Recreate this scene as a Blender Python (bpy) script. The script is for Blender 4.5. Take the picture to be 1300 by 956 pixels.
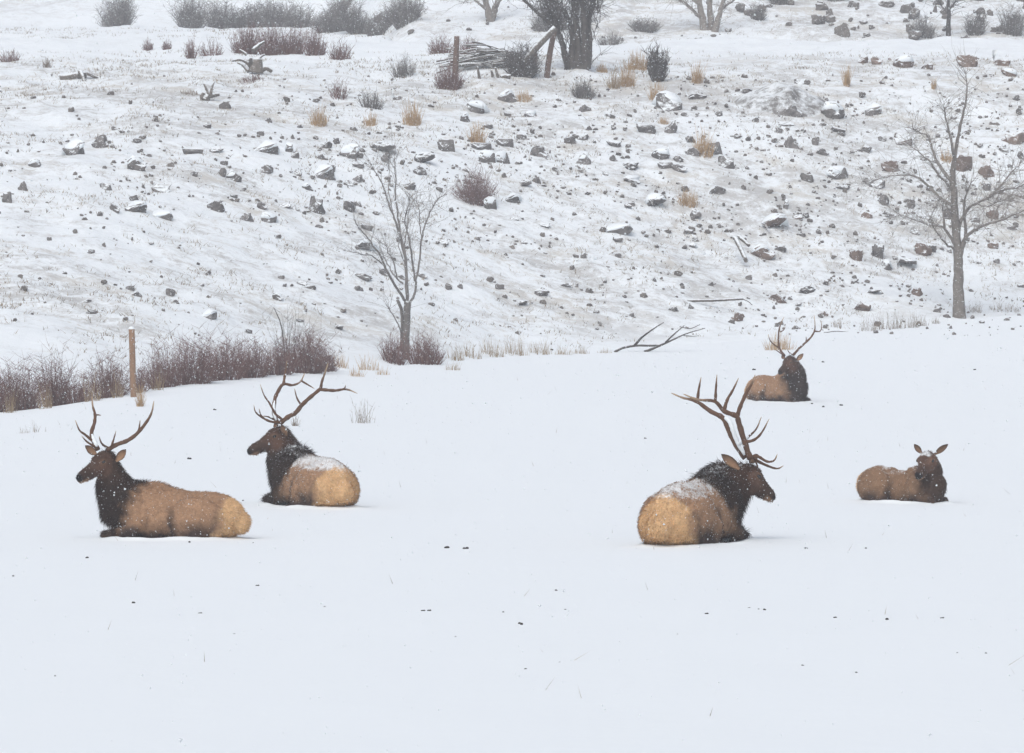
import bpy, bmesh, math, random
import numpy as np
from mathutils import Vector, Matrix, noise as mnoise

for o in list(bpy.data.objects): bpy.data.objects.remove(o)
scene = bpy.context.scene
COL = scene.collection

# ------------------------------------------------------------------ camera, sky, sun, exposure
FPX, CX, YH, CZ = 7000.0, 650.0, 330.0, 3.4         # focal length in photo pixels, centre column, horizon row, camera height
cam_d = bpy.data.cameras.new('camera'); cam = bpy.data.objects.new('camera', cam_d); COL.objects.link(cam)
cam_d.sensor_width = 36.0; cam_d.lens = FPX/1300*36.0
cam.location = (0, 0, CZ); cam.rotation_euler = (math.radians(90), 0, 0)
cam_d.shift_y = -(478-YH)/1300.0
cam_d.clip_start = 0.5; cam_d.clip_end = 2000
scene.camera = cam

SUN_EL, SUN_AZ = math.radians(52), math.radians(200)   # soft light behind the cloud, from behind and above the viewer
w = bpy.data.worlds.new('World'); scene.world = w; w.use_nodes = True
nt = w.node_tree; nt.nodes.clear()
sky = nt.nodes.new('ShaderNodeTexSky'); sky.sky_type = 'NISHITA'; sky.sun_disc = False
sky.sun_elevation = SUN_EL; sky.sun_rotation = SUN_AZ; sky.dust_density = 4.0; sky.air_density = 1.0
hs = nt.nodes.new('ShaderNodeHueSaturation'); hs.inputs['Saturation'].default_value = 0.5
bg = nt.nodes.new('ShaderNodeBackground'); bg.inputs['Strength'].default_value = 0.14
wo = nt.nodes.new('ShaderNodeOutputWorld')
nt.links.new(sky.outputs[0], hs.inputs['Color']); nt.links.new(hs.outputs[0], bg.inputs['Color']); nt.links.new(bg.outputs[0], wo.inputs['Surface'])
sd = bpy.data.lights.new('sun', 'SUN'); sun = bpy.data.objects.new('sun', sd); COL.objects.link(sun)
sd.energy = 0.8; sd.angle = math.radians(50); sd.color = (1.0, 0.985, 0.965)
sun.rotation_euler = Vector((math.sin(SUN_AZ)*math.cos(SUN_EL), math.cos(SUN_AZ)*math.cos(SUN_EL), math.sin(SUN_EL))).to_track_quat('Z', 'Y').to_euler()
vs = scene.view_settings
vs.view_transform = 'Standard'; vs.look = 'None'; vs.gamma = 1.0; vs.use_curve_mapping = False
vs.exposure = 0.045
scene.cycles.volume_bounces = 1

# ------------------------------------------------------------------ helpers
rng = np.random.default_rng(7)
random.seed(7)

def tag(o, label=None, cat=None, group=None, kind=None):
    if label: o['label'] = label
    if cat: o['category'] = cat
    if group: o['group'] = group
    if kind: o['kind'] = kind
    return o

def link(name, me, mat=None, parent=None):
    o = bpy.data.objects.new(name, me); COL.objects.link(o)
    if mat and me is not None and not me.materials: me.materials.append(mat)
    if parent: o.parent = parent
    return o

def empty(name, loc=(0, 0, 0), rz=0):
    o = bpy.data.objects.new(name, None); COL.objects.link(o)
    o.location = loc; o.rotation_euler = (0, 0, rz); o.empty_display_size = 0.2
    return o

def mesh(name, V, F, smooth=True):
    me = bpy.data.meshes.new(name)
    me.from_pydata([tuple(v) for v in V], [], F)
    if smooth: me.polygons.foreach_set('use_smooth', [True]*len(me.polygons))
    me.update(); return me

def fast_mesh(name, V, F, smooth=False):
    """V (n,3) float array, F (m,k) int array"""
    V = np.asarray(V, np.float32); F = np.asarray(F, np.int32)
    me = bpy.data.meshes.new(name)
    me.vertices.add(len(V)); me.vertices.foreach_set('co', V.ravel())
    k = F.shape[1]
    me.loops.add(F.size); me.loops.foreach_set('vertex_index', F.ravel())
    me.polygons.add(len(F)); me.polygons.foreach_set('loop_start', np.arange(0, F.size, k, dtype=np.int32))
    me.polygons.foreach_set('loop_total', np.full(len(F), k, np.int32))
    if smooth: me.polygons.foreach_set('use_smooth', np.ones(len(F), bool))
    me.update(calc_edges=True); return me

def set_col(me, arr, name='Col'):
    at = me.color_attributes.new(name, 'FLOAT_COLOR', 'POINT')
    a = np.ones((len(me.vertices), 4), np.float32); a[:, :arr.shape[1]] = arr
    at.data.foreach_set('color', a.ravel())

def sstep(a, b, x):
    t = np.clip((np.asarray(x, float)-a)/(b-a), 0, 1); return t*t*(3-2*t)

def vnoise(x, y, seed=0):
    x = np.asarray(x, float); y = np.asarray(y, float)
    xi = np.floor(x).astype(np.int64); yi = np.floor(y).astype(np.int64)
    fx = x-xi; fy = y-yi; fx = fx*fx*(3-2*fx); fy = fy*fy*(3-2*fy)
    def h(i, j):
        n = (i*374761393 + j*668265263 + seed*1442695041) & 0x7fffffff
        n = ((n ^ (n >> 13))*1274126177) & 0x7fffffff
        return ((n ^ (n >> 16)) & 0xffff)/65535.0
    a = h(xi, yi); b = h(xi+1, yi); c = h(xi, yi+1); d = h(xi+1, yi+1)
    return (a+(b-a)*fx)*(1-fy)+(c+(d-c)*fx)*fy
def fbm(x, y, seed=0, oct=4):
    s = 0; a = .5
    for k in range(oct):
        s = s+a*(vnoise(x*2**k, y*2**k, seed+k)-.5); a *= .5
    return s

def P(px, py, Y):
    return Vector(((px-CX)/FPX*Y, Y, CZ+(YH-py)/FPX*Y))

# ------------------------------------------------------------------ terrain
_xs = np.linspace(-130, 130, 1301)
def _curve(pts, sm=15):
    xs, ys = zip(*pts)
    v = np.interp(_xs, xs, ys); k = np.ones(sm)/sm
    vp = np.pad(v, sm, mode='edge')
    return np.convolve(vp, k, 'same')[sm:-sm]
_YC = _curve([(-130, 84), (-40, 98), (-10.4, 112), (-7.5, 118), (-4.5, 127), (0, 138), (5.2, 145), (9.6, 150), (14.4, 155), (40, 166), (130, 172)])
_ZC = _curve([(-130, -.3), (-40, 0), (-10.4, .2), (-7.5, .70), (-4.5, .82), (0, .98), (5.2, 1.2), (9.6, 1.51), (14.4, 1.89), (40, 2.7), (130, 3.2)])
_YF = _curve([(-130, 100), (-40, 112), (-10.4, 125), (-4.5, 137), (0, 146), (5.2, 152), (14.4, 160), (40, 170), (130, 175)])
_ZF = _curve([(-130, .6), (-40, .9), (-10.4, 1.26), (-4.5, 1.15), (0, 1.12), (5.2, 1.3), (14.4, 2.0), (40, 2.9), (130, 3.4)])

def H(X, Y, rough=True):
    X = np.asarray(X, float); Y = np.asarray(Y, float)
    yc = np.interp(X, _xs, _YC); zc = np.interp(X, _xs, _ZC); yf = np.interp(X, _xs, _YF); zf = np.interp(X, _xs, _ZF)
    t = np.clip((Y-62)/(yc-62), 0, None)
    near = zc*np.minimum(t, 1)**2.6
    u = np.clip((Y-yc)/(yf-yc), 0, 1)
    dip = zc+(zf-zc)*(u*u*(3-2*u)) - .30*np.sin(np.pi*u)**2
    yt = 185.0; zt = 10.0
    v = np.clip((Y-yf)/(yt-yf), 0, 1)
    g = (v**3-2*v**2+v)*.75+(-2*v**3+3*v**2)+(v**3-v**2)*.42
    hill = zf+(zt-zf)*g
    ye = 225+37*sstep(-4, -9.5, X)
    zb = zt+(np.minimum(Y, ye)-yt)*.058
    over = np.clip(Y-ye, 0, None)
    dipd = 1.1*sstep(-9, -4, X)
    zb = zb - dipd*sstep(0, 5, over) + np.clip(over-5, 0, None)*.24 + .05*np.minimum(over, 5)
    zb = np.where(zb > 36, 36+ (1-np.exp(-(zb-36)/12))*12, zb)
    Z = np.where(Y < yc, near, np.where(Y < yf, dip, np.where(Y < yt, hill, zb)))
    if rough:
        hm = hillmask(X, Y)
        Z = Z + hm*(.55*fbm(X*.22, Y*.16, 3, 3)+.42*fbm(X*.9, Y*.7, 9, 3)) + (1-hm)*(.16*fbm(X*.10, Y*.05, 21, 3)*sstep(45, 100, Y) + .05*fbm(X*.8, Y*.5, 27, 3))
    return Z
def hillmask(X, Y):
    yf = np.interp(X, _xs, _YF); return sstep(-4, 5, Y-yf)

def Hs(x, y): return float(H(np.array([x]), np.array([y]))[0])
_Ym = np.arange(34, 330, .1)
def hit(px, py):
    """first point of the ground along the pixel's ray"""
    X = (px-CX)/FPX*_Ym; Z = CZ+(YH-py)/FPX*_Ym
    below = np.nonzero(H(X, _Ym) >= Z)[0]
    Y = _Ym[below[0]] if len(below) else 300.0
    x = (px-CX)/FPX*Y
    return Vector((x, Y, Hs(x, Y)))
def at(px, Y):
    x = (px-CX)/FPX*Y; return Vector((x, Y, Hs(x, Y)))

# ------------------------------------------------------------------ materials
def new_mat(name):
    m = bpy.data.materials.new(name); m.use_nodes = True; t = m.node_tree
    return m, t, t.nodes['Principled BSDF']
def N(t, k, **kw):
    n = t.nodes.new(k)
    for a, b in kw.items():
        if a in n.inputs: n.inputs[a].default_value = b
        else: setattr(n, a, b)
    return n
def mixc(t, fac, a, b):
    n = t.nodes.new('ShaderNodeMix'); n.data_type = 'RGBA'
    for s, v in ((n.inputs['Factor'], fac), (n.inputs[6], a), (n.inputs[7], b)):
        if hasattr(v, 'is_output'): t.links.new(v, s)
        else: s.default_value = v if not isinstance(v, tuple) else (*v, 1)[:4]
    return n.outputs[2]
def math_(t, op, a, b=None, c=None, clamp=False):
    n = t.nodes.new('ShaderNodeMath'); n.operation = op; n.use_clamp = clamp
    for i, v in enumerate((a, b, c)):
        if v is None: continue
        if hasattr(v, 'is_output'): t.links.new(v, n.inputs[i])
        else: n.inputs[i].default_value = v
    return n.outputs[0]
def ramp(t, fac, lo, hi):
    n = t.nodes.new('ShaderNodeMapRange'); n.interpolation_type = 'SMOOTHSTEP'
    n.inputs['From Min'].default_value = lo; n.inputs['From Max'].default_value = hi
    t.links.new(fac, n.inputs['Value']); return n.outputs[0]
SNOW = (.82, .868, .897)
def noise_tex(t, scale, detail=4, coord=None, dist=0, rough=.55):
    n = N(t, 'ShaderNodeTexNoise', Scale=scale, Detail=detail, Distortion=dist, Roughness=rough)
    if coord is not None: t.links.new(coord, n.inputs['Vector'])
    return n.outputs['Fac']

def ground_mat():
    m, t, b = new_mat('snowy_ground')
    pos = t.nodes.new('ShaderNodeNewGeometry').outputs['Position']
    at_ = N(t, 'ShaderNodeAttribute', attribute_name='mask')
    sep = t.nodes.new('ShaderNodeSeparateColor'); t.links.new(at_.outputs['Color'], sep.inputs[0])
    hill = sep.outputs[0]; rocky = sep.outputs[1]; thin = sep.outputs[2]
    n1 = noise_tex(t, .16, 3, pos); n2 = noise_tex(t, 1.3, 5, pos, .6, .65); n3 = math_(t, 'ADD', math_(t, 'MULTIPLY', noise_tex(t, 5.0, 4, pos, .3, .75), .62), math_(t, 'MULTIPLY', noise_tex(t, 16.0, 3, pos, 0, .8), .38))
    s = math_(t, 'ADD', math_(t, 'MULTIPLY', n1, .35), math_(t, 'ADD', math_(t, 'MULTIPLY', n2, .44), math_(t, 'MULTIPLY', n3, .46)))
    s = math_(t, 'ADD', s, math_(t, 'MULTIPLY', rocky, .055))
    bare = math_(t, 'MULTIPLY', ramp(t, s, .615, .76), hill)
    f2 = math_(t, 'MULTIPLY', ramp(t, math_(t, 'ADD', math_(t, 'MULTIPLY', n2, .6), math_(t, 'MULTIPLY', n3, .5)), .66, .78), thin)
    bare = math_(t, 'MAXIMUM', bare, f2)
    earth = mixc(t, noise_tex(t, 3.1, 3, pos), (.25, .205, .15), (.17, .145, .12))
    earth = mixc(t, ramp(t, noise_tex(t, .5, 2, pos), .45, .65), earth, (.36, .30, .21))
    c = mixc(t, math_(t, 'MULTIPLY', bare, .53), SNOW, earth)
    t.links.new(c, b.inputs['Base Color']); b.inputs['Roughness'].default_value = .75
    b.inputs['Specular IOR Level'].default_value = .2
    bp = N(t, 'ShaderNodeBump', Strength=.55, Distance=.14)
    hgt = math_(t, 'ADD', math_(t, 'MULTIPLY', noise_tex(t, 2.3, 5, pos, .3), math_(t, 'ADD', math_(t, 'MULTIPLY', hill, .9), .14)), math_(t, 'MULTIPLY', n3, math_(t, 'ADD', math_(t, 'MULTIPLY', hill, .35), .05)))
    t.links.new(hgt, bp.inputs['Height']); t.links.new(bp.outputs[0], b.inputs['Normal'])
    return m

def snowy(name, c1, c2, scale=6, lo=.45, hi=.75, amt=1.0, nz=.6, vary=.25, bump=.3):
    """a surface with snow lying on what faces up"""
    m, t, b = new_mat(name)
    tc = t.nodes.new('ShaderNodeTexCoord').outputs['Object']
    g = t.nodes.new('ShaderNodeNewGeometry')
    sp = t.nodes.new('ShaderNodeSeparateXYZ'); t.links.new(g.outputs['Normal'], sp.inputs[0])
    nn = noise_tex(t, scale, 5, tc, .3, .65)
    col = mixc(t, ramp(t, nn, .3, .7), c1, c2)
    oi = t.nodes.new('ShaderNodeObjectInfo')
    hv = t.nodes.new('ShaderNodeHueSaturation'); t.links.new(col, hv.inputs['Color'])
    t.links.new(math_(t, 'ADD', math_(t, 'MULTIPLY', oi.outputs['Random'], 2*vary), 1-vary), hv.inputs['Value'])
    k = math_(t, 'ADD', sp.outputs['Z'], math_(t, 'MULTIPLY', math_(t, 'SUBTRACT', noise_tex(t, scale*1.7, 4, tc, 0, .7), .5), nz*2))
    c = mixc(t, math_(t, 'MULTIPLY', ramp(t, k, lo, hi), amt), hv.outputs[0], SNOW)
    t.links.new(c, b.inputs['Base Color']); b.inputs['Roughness'].default_value = .85; b.inputs['Specular IOR Level'].default_value = .2
    if bump:
        bp = N(t, 'ShaderNodeBump', Strength=bump, Distance=.05); t.links.new(nn, bp.inputs['Height']); t.links.new(bp.outputs[0], b.inputs['Normal'])
    return m
def plain_snow():
    m, t, b = new_mat('snow'); b.inputs['Base Color'].default_value = (*SNOW, 1); b.inputs['Roughness'].default_value = .75
    b.inputs['Specular IOR Level'].default_value = .2
    tc = t.nodes.new('ShaderNodeTexCoord').outputs['Object']
    bp = N(t, 'ShaderNodeBump', Strength=.3, Distance=.04); t.links.new(noise_tex(t, 5, 4, tc), bp.inputs['Height']); t.links.new(bp.outputs[0], b.inputs['Normal'])
    return m
def col_mat(name, snow_amt=1.0, rough=.9, nscale=60, nval=.35):
    """colour from the mesh's Col attribute (alpha = lying snow)"""
    m, t, b = new_mat(name)
    a = N(t, 'ShaderNodeAttribute', attribute_name='Col')
    tc = t.nodes.new('ShaderNodeTexCoord').outputs['Object']
    hv = t.nodes.new('ShaderNodeHueSaturation'); t.links.new(a.outputs['Color'], hv.inputs['Color'])
    n = math_(t, 'ADD', math_(t, 'MULTIPLY', noise_tex(t, nscale, 3, tc), .6), math_(t, 'MULTIPLY', noise_tex(t, nscale*.2, 3, tc), .4))
    t.links.new(math_(t, 'ADD', math_(t, 'MULTIPLY', math_(t, 'SUBTRACT', n, .5), nval*4), 1.0), hv.inputs['Value'])
    c = hv.outputs[0]
    if snow_amt:
        k = math_(t, 'ADD', a.outputs['Alpha'], math_(t, 'SUBTRACT', math_(t, 'ADD', math_(t, 'MULTIPLY', noise_tex(t, 34, 5, tc, 0, .75), .6), math_(t, 'MULTIPLY', noise_tex(t, 9, 3, tc), .5)), .55))
        c = mixc(t, math_(t, 'MULTIPLY', ramp(t, k, .40, .62), snow_amt*.85), c, SNOW)
    t.links.new(c, b.inputs['Base Color']); b.inputs['Roughness'].default_value = rough; b.inputs['Specular IOR Level'].default_value = .15
    return m
def simple(name, col, rough=.6, vary=0):
    m, t, b = new_mat(name); b.inputs['Base Color'].default_value = (*col, 1); b.inputs['Roughness'].default_value = rough
    if vary:
        tc = t.nodes.new('ShaderNodeTexCoord').outputs['Object']
        c = mixc(t, noise_tex(t, vary, 4, tc), tuple(x*.6 for x in col), tuple(min(1, x*1.4) for x in col)); t.links.new(c, b.inputs['Base Color'])
    return m
def stem_mat(name, c1, c2, frost=.38):
    m, t, b = new_mat(name)
    g = t.nodes.new('ShaderNodeNewGeometry')
    tc = t.nodes.new('ShaderNodeTexCoord').outputs['Object']
    c = mixc(t, g.outputs['Random Per Island'], c1, c2)
    c = mixc(t, math_(t, 'MULTIPLY', ramp(t, noise_tex(t, 3.0, 4, tc, 0, .7), .56, .72), frost), c, SNOW)
    t.links.new(c, b.inputs['Base Color']); b.inputs['Roughness'].default_value = .85; b.inputs['Specular IOR Level'].default_value = .15
    return m

M_ground = ground_mat()
M_snow = plain_snow()
M_rock = snowy('grey_rock', (.105, .099, .096), (.19, .178, .17), 3.0, .40, .74, .95, .75)
M_rockb = snowy('brown_rock', (.13, .095, .08), (.19, .145, .12), 3.0, .40, .74, .95, .75)
M_stone = snowy('small_stone', (.115, .107, .10), (.19, .172, .155), 2.0, .60, .95, .85, .4)
M_bark = snowy('tree_bark', (.15, .135, .12), (.25, .225, .20), 9, .55, .95, .85, .6)
M_bark_dark = snowy('dark_bark', (.055, .05, .047), (.10, .09, .08), 7, .62, .95, .7, .7)
M_stump = snowy('wood_grey', (.10, .09, .08), (.17, .15, .13), 8, .25, .65, .95, .5)
M_post = simple('post_wood', (.25, .15, .09), .85, 14)
M_post_d = simple('weathered_wood', (.13, .085, .065), .85, 10)
M_red = stem_mat('red_stems', (.075, .030, .028), (.22, .125, .105), .24)
M_redder = stem_mat('russet_stems', (.10, .055, .052), (.25, .165, .15))
M_grey = stem_mat('grey_stems', (.085, .080, .076), (.24, .225, .21))
M_tan = stem_mat('tan_stems', (.26, .19, .115), (.38, .29, .18))
M_gold = stem_mat('golden_grass', (.36, .235, .12), (.52, .37, .21))
M_drystem = stem_mat('dry_stems', (.17, .135, .10), (.27, .215, .16))
M_bark_mid = snowy('slim_bark', (.125, .115, .108), (.20, .185, .172), 7, .5, .9, .8, .7)
M_stub = stem_mat('stubble', (.17, .14, .11), (.36, .30, .22))
M_fur = col_mat('elk_coat'); M_strand = col_mat('elk_hair', .9, .85, 25, .2)
M_antler = col_mat('antler_bone', 0, .55, 40, .35)
M_eye = simple('eye_dark', (.012, .009, .008), .15)
M_clod = simple('dung', (.022, .018, .015), .8)
M_mound = snowy('mound_earth', (.15, .145, .14), (.22, .21, .20), 2.2, .55, 1.05, .85, .8, 0)

# ------------------------------------------------------------------ the ground
def build_ground():
    xs = np.concatenate([np.linspace(-120, -34, 40), np.arange(-33, 33.01, .30), np.linspace(34, 120, 40)])
    ys = np.concatenate([np.linspace(-40, 28, 30), np.arange(29, 108, .45), np.arange(108, 252, .30), np.linspace(253, 425, 110)])
    X, Y = np.meshgrid(xs, ys); Z = H(X, Y)
    V = np.stack([X, Y, Z], -1).reshape(-1, 3)
    nx, ny = len(xs), len(ys)
    i = np.arange(ny-1)[:, None]*nx+np.arange(nx-1)[None, :]
    F = np.stack([i, i+1, i+nx+1, i+nx], -1).reshape(-1, 4)
    me = fast_mesh('ground', V, F, True)
    hm = hillmask(X, Y).ravel()
    bench = sstep(183, 192, Y).ravel()
    x = X.ravel(); y = Y.ravel()
    rocky = sstep(-9, 6, x)*.6+.25*sstep(120, 150, y)
    far = sstep(4, 12, y-(225+37*sstep(-4, -9.5, x)))
    hillv = hm*(1-.85*bench*(1-far))*(1-.4*far*(1-sstep(-6, -2, x)))
    # thin, wind-blown snow in places on the flat
    thin = np.zeros_like(x)
    for (px, py, rx, ry, a) in THIN:
        c = hit(px, py); thin = np.maximum(thin, a*np.exp(-(((x-c.x)/rx)**2+((y-c.y)/ry)**2)))
    set_col(me, np.stack([hillv, rocky, thin], -1), 'mask')
    return tag(link('snowy_ground', me, M_ground), 'snow covered meadow rising to a stony grass slope', 'ground', None, 'structure')
THIN = [(245, 540, .7, 3, .8), (700, 470, 3.2, 5, .7), (560, 470, 2, 4, .8), (1060, 455, 1.6, 4, .6), (880, 540, 1.6, 3, .6), (1000, 640, .9, 1.5, .5), (40, 548, .6, 2, .7), (800, 690, .5, .7, .6), (960, 480, 2, 4, .45)]
GROUND = build_ground()

# ------------------------------------------------------------------ tubes and lofts
def catmull(pts, n=4):
    pts = np.asarray(pts, float)
    if len(pts) < 3: 
        return np.array([pts[0]+(pts[-1]-pts[0])*t for t in np.linspace(0, 1, n+1)])
    p = np.vstack([2*pts[0]-pts[1], pts, 2*pts[-1]-pts[-2]]); out = []
    for i in range(1, len(p)-2):
        for k in range(n):
            t = k/n; a, b, c, d = p[i-1], p[i], p[i+1], p[i+2]
            out.append(.5*(2*b+(c-a)*t+(2*a-5*b+4*c-d)*t*t+(3*b-a-3*c+d)*t**3))
    out.append(pts[-1]); return np.array(out)

class MB:
    def __init__(s): s.V = []; s.F = []
    def add(s, V, F):
        o = len(s.V); s.V.extend([tuple(v) for v in V]); s.F.extend([tuple(i+o for i in f) for f in F])
    def tube(s, pts, radii, sides=6, rough=0):
        pts = np.asarray(pts, float); n = len(pts); ref = np.array([.31, .83, .46]); V = []; F = []
        tan = np.gradient(pts, axis=0)
        for i in range(n):
            d = tan[i]/(np.linalg.norm(tan[i])+1e-9); a = np.cross(d, ref); a /= np.linalg.norm(a)+1e-9; b = np.cross(d, a)
            for k in range(sides):
                th = 2*math.pi*k/sides; r = radii[i]*(1+(random.uniform(-rough, rough) if rough else 0))
                V.append(pts[i]+r*(math.cos(th)*a+math.sin(th)*b))
        for i in range(n-1):
            for k in range(sides):
                F.append((i*sides+k, i*sides+(k+1) % sides, (i+1)*sides+(k+1) % sides, (i+1)*sides+k))
        F.append(tuple(range(sides))[::-1]); F.append(tuple(range((n-1)*sides, n*sides)))
        s.add(V, F)
    def loft(s, secs, up=(0, 0, 1), sides=22, n=4, e=2.0, pear=0.):
        """secs rows: x y z a(side) b(up); closed with rounded ends"""
        S = catmull(np.asarray(secs, float), n); C = S[:, :3]; R = np.maximum(S[:, 3:5], .004)
        tan = np.gradient(C, axis=0); up = np.asarray(up, float)
        d0 = tan[0]/np.linalg.norm(tan[0]); d1 = tan[-1]/np.linalg.norm(tan[-1])
        rows = []
        m0 = min(R[0]); m1 = min(R[-1])
        rows += [(C[0]-d0*m0*.86, d0, R[0]*.45), (C[0]-d0*m0*.5, d0, R[0]*.84)]
        rows += [(C[i], tan[i]/np.linalg.norm(tan[i]), R[i]) for i in range(len(C))]
        rows += [(C[-1]+d1*m1*.5, d1, R[-1]*.84), (C[-1]+d1*m1*.86, d1, R[-1]*.45)]
        V = []; F = []
        for c, d, r in rows:
            a = np.cross(d, up); a /= np.linalg.norm(a)+1e-9; b = np.cross(a, d)
            for k in range(sides):
                th = 2*math.pi*k/sides; cs, sn = math.cos(th), math.sin(th)
                cs = math.copysign(abs(cs)**(2/e), cs); sn = math.copysign(abs(sn)**(2/e), sn)
                V.append(c+r[0]*cs*(1-pear*(.5+.5*sn)**2)*a+r[1]*sn*b)
        nr = len(rows)
        for i in range(nr-1):
            for k in range(sides):
                F.append((i*sides+k, i*sides+(k+1) % sides, (i+1)*sides+(k+1) % sides, (i+1)*sides+k))
        F.append(tuple(range(sides))[::-1]); F.append(tuple(range((nr-1)*sides, nr*sides)))
        s.add(V, F)
    def ball(s, c, r, axes=None, seg=12, rings=8):
        A = np.eye(3) if axes is None else np.asarray(axes, float)
        V = []; F = []
        for i in range(rings+1):
            ph = math.pi*i/rings
            for k in range(seg):
                th = 2*math.pi*k/seg
                p = (math.sin(ph)*math.cos(th)*r[0], math.sin(ph)*math.sin(th)*r[1], math.cos(ph)*r[2])
                V.append(np.asarray(c)+p[0]*A[0]+p[1]*A[1]+p[2]*A[2])
        for i in range(rings):
            for k in range(seg):
                F.append((i*seg+k, (i+1)*seg+k, (i+1)*seg+(k+1) % seg, i*seg+(k+1) % seg))
        s.add(V, F)
    def build(s, name, mat, parent=None, smooth=True, offset=None):
        V = np.asarray(s.V, float)
        if offset is not None: V = V-np.asarray(offset)
        return link(name, mesh(name, V, s.F, smooth), mat, parent)

# ------------------------------------------------------------------ elk
TAN = np.array([.345, .208, .122]); CREAM = np.array([.60, .39, .205]); DARK = np.array([.032, .0195, .0145])
BROWN = np.array([.082, .044, .029]); LEG = np.array([.040, .027, .024])
TORSO = [(-.94, .26, .15, .16), (-.89, .275, .24, .22), (-.79, .295, .30, .265), (-.64, .325, .32, .305), (-.45, .33, .325, .31), (-.25, .335, .325, .315),
         (0, .36, .345, .345), (.15, .385, .335, .37), (.33, .39, .31, .36), (.50, .395, .27, .33), (.65, .40, .22, .27), (.76, .41, .16, .20)]

def trample(g, fw, lf, scale, seed):
    """snow pushed up round a bedded animal, part of the ground"""
    na, nr = 72, 12; V = []; F = []
    for i in range(na):
        a = 2*math.pi*i/na; e = 1+.16*mnoise.noise(Vector((math.cos(a)*1.7+seed, math.sin(a)*1.7, 0)))
        for k in range(nr+1):
            t = k/nr; rr_ = (.62+.75*t)*e; p = np.array(g)+fw*math.cos(a)*1.02*rr_*scale+lf*math.sin(a)*.52*(rr_+.12*t)*scale
            hh = math.exp(-((t-.32)/.20)**2)*(.028+.04*mnoise.noise(Vector((p[0]*2.3, p[1]*2.3, seed))))+.012*mnoise.noise(Vector((p[0]*9, p[1]*9, seed)))*(1-t)
            V.append((p[0], p[1], max(hh, 0)+.004-.03*max(0, t-.8)/.2))
    for i in range(na):
        for k in range(nr):
            a0 = i*(nr+1)+k; b0 = ((i+1) % na)*(nr+1)+k; F.append((a0, b0, b0+1, a0+1))
    V = np.array(V); V[:, 2] += H(V[:, 0], V[:, 1])
    link('trampled_snow', mesh('trampled_snow', V, F), M_ground, GROUND)

RUMPY = [(-.94, .26, .16, .17), (-.89, .275, .27, .23), (-.79, .305, .335, .285), (-.64, .34, .36, .33), (-.45, .355, .365, .348), (-.25, .35, .355, .345), (0, .36, .355, .355), (.15, .37, .34, .36), (.33, .375, .315, .345), (.50, .385, .28, .32), (.65, .40, .23, .27), (.76, .41, .17, .20)]

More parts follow.
